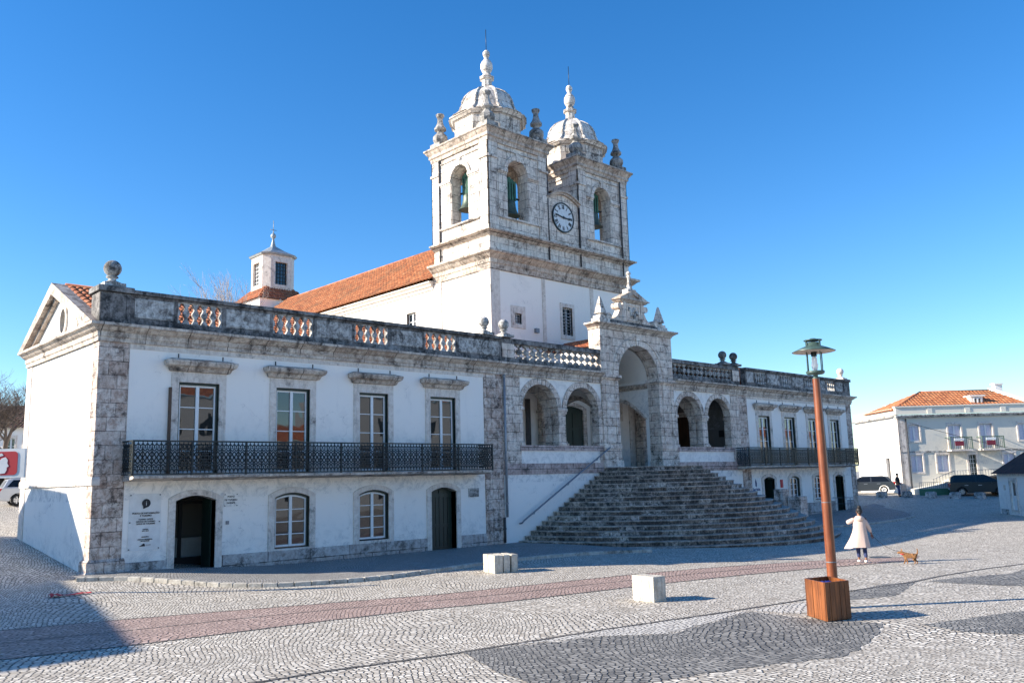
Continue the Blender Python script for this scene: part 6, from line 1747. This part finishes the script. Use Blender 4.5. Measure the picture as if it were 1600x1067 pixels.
downpipe(FH, fh(X(35.0), 0, .08)[0], fh(X(35.0), 0, .08)[1], .4, Zf(7.1), 'pipedark', .05)
CBL = MB(); P = []
for i in range(15):
    t = i / 14; a = Vector(fh(X(35.2), Zf(6.7), .3)); c = Vector(fh(X(48), Zf(2.9), 3.5)); p = a.lerp(c, t); p.z -= .25 * math.sin(PI * t); P.append(p)
CBL.tube(P, .018, 5); o = CBL.build('overhead_cable', M['blackpaint'], None); tag(o, 'thin black cable sagging in front of the far house', 'cable')

# small hut
HT = thing('street_hut', (48.5, -11, -.25), 'small white hut with brown corrugated roof at the right edge', 'hut')
ea = (-.82, -.572); na = (-.572, .82); ho = (50.9, -9.6, 0)
fq = GEN(ho, ea, na)
b = MB(); b.plate(rect(0, 7, -.5, 2.2), [rect(2.35, 3.25, .05, 1.75), rect(1.0, 1.35, 1.2, 1.5)], -.2, 0, fq); b.fbox(fq, 0, .2, -.5, 2.2, -4, -.201); b.fbox(fq, 6.8, 7, -.5, 2.2, -4, -.201); b.fbox(fq, .2, 6.8, -.5, 2.2, -4, -3.8); b.build('wall', M['white'], HT)
b = MB(); b.plate([(-4.0, 2.2), (0, 2.2), (-2, 3.5)], [], 0, .2, lambda u, v, d: fq(d, v, u)); b.build('gable', M['white'], HT)
b = MB()
sl = Vector((na[0] * 2.3, na[1] * 2.3, -1.42)).normalized(); oo = Vector(fq(-.2, 3.6, -2)); tiles(b, oo, (ea[0], ea[1], 0), sl, 7.4, math.hypot(2.3, 1.42), pu=.3, pv=2.7, hu=.05, hv=0)
sl = Vector((-na[0] * 2.3, -na[1] * 2.3, -1.42)).normalized(); tiles(b, oo, (ea[0], ea[1], 0), sl, 7.4, math.hypot(2.3, 1.42), pu=.3, pv=2.7, hu=.05, hv=0)
b.build('roof', M['tiledark'], HT)
b = MB(); b.plate(rect(2.15, 3.45, .0, 1.95), [rect(2.35, 3.25, .05, 1.75)], 0, .06, fq); b.build('door_frame', M['trim'], HT)
b = MB(); b.fbox(fq, 2.35, 3.25, .05, 1.75, -.12, -.08); d_ = b.build('door', M['wframe'], HT); b = MB(); b.fbox(fq, 2.45, 2.78, .9, 1.65, -.08, -.07); b.fbox(fq, 2.83, 3.15, .9, 1.65, -.08, -.07); b.build('pane', M['glass'], d_)
b = MB(); b.fbox(fq, 1.0, 1.35, 1.2, 1.5, -.15, -.1); b.build('vent', M['dark'], HT)
b = MB(); b.fbox(fq, .6, 1.6, -.3, .05, 0, .12); b.build('step', M['panel'], HT)

# ------------------------------------------------------------------ left background
SN = thing('shop_sign', (-2.7, -2.0, -.1), 'white board with rounded red panel and a pale face profile, left edge', 'sign')
sr = (.7253, -.6884); sn = (-.6884, -.7253); so = Vector((-9.25, -28.92, 0)) + Vector((.6884, .7253, 0)) * 24 + Vector((sr[0], sr[1], 0)) * -13.8
fq2_ = GEN((so.x, so.y, 0), sr, sn); fq2 = lambda u, v, d: fq2_(u * .767, 2.6 + (v - 2.6) * .767, d)
b = MB(); b.fbox(fq2, -1.7, .42, 3.18, 4.22, -.08, 0); bd = b.build('board', M['poster'], SN)
def rrect(u0, u1, v0, v1, r, n=5):
    P = []
    for cx_, cz_, a0 in ((u1 - r, v1 - r, 0), (u0 + r, v1 - r, PI / 2), (u0 + r, v0 + r, PI), (u1 - r, v0 + r, 3 * PI / 2)):
        P += [(cx_ + r * math.cos(a0 + PI / 2 * i / n), cz_ + r * math.sin(a0 + PI / 2 * i / n)) for i in range(n + 1)]
    return P
b = MB(); b.plate(rrect(-1.45, .17, 3.28, 4.12, .14), [], 0, .01, fq2); b.build('red_panel', M['red'], bd)
b = MB(); b.plate([(-.42, 3.33), (-.26, 3.35), (-.2, 3.46), (-.2, 3.55), (-.13, 3.6), (-.19, 3.7), (-.18, 3.82), (-.26, 3.92), (-.4, 3.88), (-.52, 3.74), (-.62, 3.55), (-.75, 3.36)], [], .01, .018, fq2)
b.plate([(-.34, 3.98), (-.6, 3.9), (-.8, 3.7), (-.92, 3.45), (-.98, 3.5), (-.86, 3.82), (-.62, 4.02), (-.4, 4.06)], [], .01, .018, fq2); b.build('face_profile', M['poster'], bd)
b = MB(); b.fbox(fq2, -1.3, -1.15, -1, 5.2, -.2, -.08); b.build('post', M['wframe'], SN)
LH = thing('left_house', (2, 40, 2), 'white house with dark awning beyond the left corner, behind the bare tree', 'house')
lo_ = Vector((-9.25, -28.92, 0)) + Vector((.6884, .7253, 0)) * 66; fl_ = GEN((lo_.x, lo_.y, 0), sr, sn)
b = MB(); b.plate(rect(-52, -34, 1, 7.6), [rect(-38.6, -37.9, 5.2, 6.8), rect(-41, -40, 5.2, 6.8), rect(-37.2, -36.6, 5.2, 6.8)], -.3, 0, fl_); b.fbox(fl_, -52, -34, 1, 7.6, -7, -6.7); b.fbox(fl_, -34.3, -34, 1, 7.6, -6.7, -.301); b.build('wall', M['white'], LH)
for a, c in ((-38.6, -37.9), (-41, -40), (-37.2, -36.6)): window(LH, fl_, a, c, 5.2, 6.8, 0, 3, .15, 'window', green=False, sill_drop=.15)
b = MB(); b.cone([fl_(-52, 4.6, .0), fl_(-36.0, 4.6, .0), fl_(-36.0, 3.9, 1.8), fl_(-52, 3.9, 1.8)], [fl_(-52, 4.7, .0), fl_(-36.0, 4.7, .0), fl_(-36.0, 4.0, 1.8), fl_(-52, 4.0, 1.8)]); b.build('awning', M['blackcloth'], LH)
b = MB(); b.fbox(fl_, -52, -36.5, 1.5, 3.9, 0, .05); b.build('shop_front', M['dark'], LH)
b = MB(); hip([P for P in (Vector(fl_(-52, 9.6, -3.5)), Vector(fl_(-36, 9.6, -3.5)), Vector(fl_(-33.5, 7.5, .4)), Vector(fl_(-52, 7.5, .4)))], b); b.build('roof', M['tiledark'], LH)

def bare_tree(x, y, z, h, label, mat='bark', seed=1, spread=.5, depth=5, r0=.16):
    rnd = random.Random(seed); t = thing('bare_tree', (x, y, z), label, 'tree'); tr = MB(); br = MB()
    def grow(p, d, L, r, lv, mb):
        n = 3; pts = [p]; q = p.copy(); dd = d.copy()
        for i in range(n):
            dd = (dd + Vector((rnd.uniform(-1, 1), rnd.uniform(-1, 1), rnd.uniform(-.3, .6))) * .16).normalized(); q = q + dd * L / n; pts.append(q.copy())
        mb.tube([tuple(a) for a in pts], r, 5 if lv < 3 else 3, True, r * .6)
        if lv >= depth: return
        for k in range(3 if lv < 2 else rnd.choice((3, 4))):
            s = Vector((rnd.uniform(-1, 1), rnd.uniform(-1, 1), rnd.uniform(-.1, .9)))
            nd = (dd * (1 - spread) + s * spread * 1.3).normalized()
            st = pts[-1] if k == 0 or lv == 0 else pts[rnd.choice((1, 2, 3))]
            grow(st.copy(), nd, L * rnd.uniform(.6, .85), max(.007, r * .58), lv + 1, br)
    grow(Vector((x, y, z)), Vector((0, 0, 1)), h * .28, r0, 0, tr)
    tr.build('trunk', M[mat], t); br.build('branches', M[mat], t); return t
bare_tree(5.6, 33, 2.3, 10.5, 'bare tree with dark tangled twigs left of the gabled wall', 'bark', 3, .6, 6, .22)
bare_tree(3.6, 32, 2.3, 8.8, 'bare dark tree behind the red sign at the left edge', 'bark', 8, .6, 6, .2)
bare_tree(17.6, 28.3, 1.9, 19.0, 'pale bare treetop rising over the balustrade beside the lantern', 'barkpale', 5, .3, 6, .2)

# ------------------------------------------------------------------ buildings behind the photographer, seen only as reflections and by their shadows
def plain_house(name, poly, z0, h, label, mat):
    t = thing(name, (poly[0][0], poly[0][1], z0), label, 'house'); b = MB(); b.plate(poly, [], z0 - .5, h, lambda u, v, d: (u, v, d)); b.build('wall', M[mat], t)
    return t
t = plain_house('corner_house', [(-19.6, -.6), (-16.9, 11.4), (-11.4, 10.7), (-10.9, 14.4), (-14.2, 19.2), (-30, 19.2), (-30, -.6)], 0, 8.9, 'house outside the frame that shades the left foreground', 'cream')
for i in range(3): window(t, lambda u, v, d: (-19.55 + (u) * .22 + d * .976, -.5 + u * .976 - d * .22, v), 1.5 + 3.6 * i, 2.6 + 3.6 * i, 4.8, 6.6, 0, 3, .15, 'window', green=False)
for i, (a, c, h, mt) in enumerate(((8, 30, 11.5, 'greywall'), (31, 41, 7.2, 'greywall'), (42, 76, 12.2, 'greywall'), (100, 150, 9, 'cream'))):
    t = thing('opposite_house', (a, -52, 0), ['cream', 'low white', 'tall cream', 'long cream'][i] + ' house across the square, behind the viewpoint, mirrored in the windows', 'house')
    f = BK(-52); n = max(3, int((c - a) / 3.6)); W_ = [(a + 1.2 + k * (c - a - 1) / n, a + 2.3 + k * (c - a - 1) / n) for k in range(n)]
    hs = [rect(p, q, 1 if k % 3 else -.1, 3) for k, (p, q) in enumerate(W_)] + [rect(p, q, 4.4, 6.4) for p, q in W_] + ([rect(p, q, 7.8, 9.8) for p, q in W_] if h > 10 else [])
    b = MB(); b.plate(rect(a, c, -.6, h), hs, -.3, 0, f); b.fbox(f, a, c, -.6, h, -9, -8.7); b.fbox(f, a, a + .3, -.6, h, -8.7, -.301); b.fbox(f, c - .3, c, -.6, h, -8.7, -.301); b.build('wall', M[mt], t)
    b = MB()
    for q in hs: b.fbox(f, q[0][0], q[1][0], q[0][1], q[2][1], -.25, -.2)
    b.build('windows', M['glassd'], t)
    b = MB(); tiles(b, (a, -56.5, h + 2), (1, 0, 0), Vector((0, 4.8, -2)).normalized(), c - a, 5.2, pu=.4, pv=.6); b.build('roof', M['tile'], t)

# ------------------------------------------------------------------ light, sky, camera
sc_ = bpy.context.scene
w = bpy.data.worlds.new('World'); sc_.world = w; w.use_nodes = True; nt = w.node_tree
sky = nt.nodes.new('ShaderNodeTexSky'); sky.sky_type = 'NISHITA'; sky.sun_disc = False
SUN = Vector((-.745, .53, .41)).normalized()
el = math.asin(SUN.z); az = math.atan2(SUN.x, SUN.y)
sky.sun_elevation = el; sky.sun_rotation = az
sky.altitude = 0; sky.air_density = 1.0; sky.dust_density = .1; sky.ozone_density = 3.5
hsv = nt.nodes.new('ShaderNodeHueSaturation'); hsv.inputs['Saturation'].default_value = 1.3; hsv.inputs['Hue'].default_value = .505; hsv.inputs['Value'].default_value = 1
nt.links.new(sky.outputs[0], hsv.inputs['Color']); nt.links.new(hsv.outputs[0], nt.nodes['Background'].inputs['Color']); nt.nodes['Background'].inputs['Strength'].default_value = .105
ld = bpy.data.lights.new('sun', 'SUN'); ld.energy = 5.0; ld.angle = math.radians(.5); ld.color = (1, .9, .76)
lo = bpy.data.objects.new('sun', ld); COL.objects.link(lo); lo.rotation_euler = (-SUN).to_track_quat('-Z', 'Y').to_euler(); lo.location = (0, 0, 60)
cd = bpy.data.cameras.new('camera'); co = bpy.data.objects.new('camera', cd); COL.objects.link(co)
cd.sensor_width = 36; cd.lens = 1354.1776 / 1600 * 36; cd.clip_end = 6000; cd.clip_start = .1
Rm = ((0.7278227832896389, -0.6852274182773556, -0.027154766901475717), (-0.08896711295159866, -0.1336124600909939, 0.9870321997389399), (0.6799697411926364, 0.715968641596392, 0.15820889770501678))
mt = Matrix(((Rm[0][0], Rm[1][0], -Rm[2][0], -9.24741166), (Rm[0][1], Rm[1][1], -Rm[2][1], -28.91687849), (Rm[0][2], Rm[1][2], -Rm[2][2], 2.6), (0, 0, 0, 1)))
co.matrix_world = mt
sc_.camera = co
vs = sc_.view_settings; vs.view_transform = 'Standard'; vs.look = 'None'; vs.exposure = 1.15; vs.gamma = 1; vs.use_curve_mapping = False
sc_.cycles.max_bounces = 8; sc_.cycles.diffuse_bounces = 4
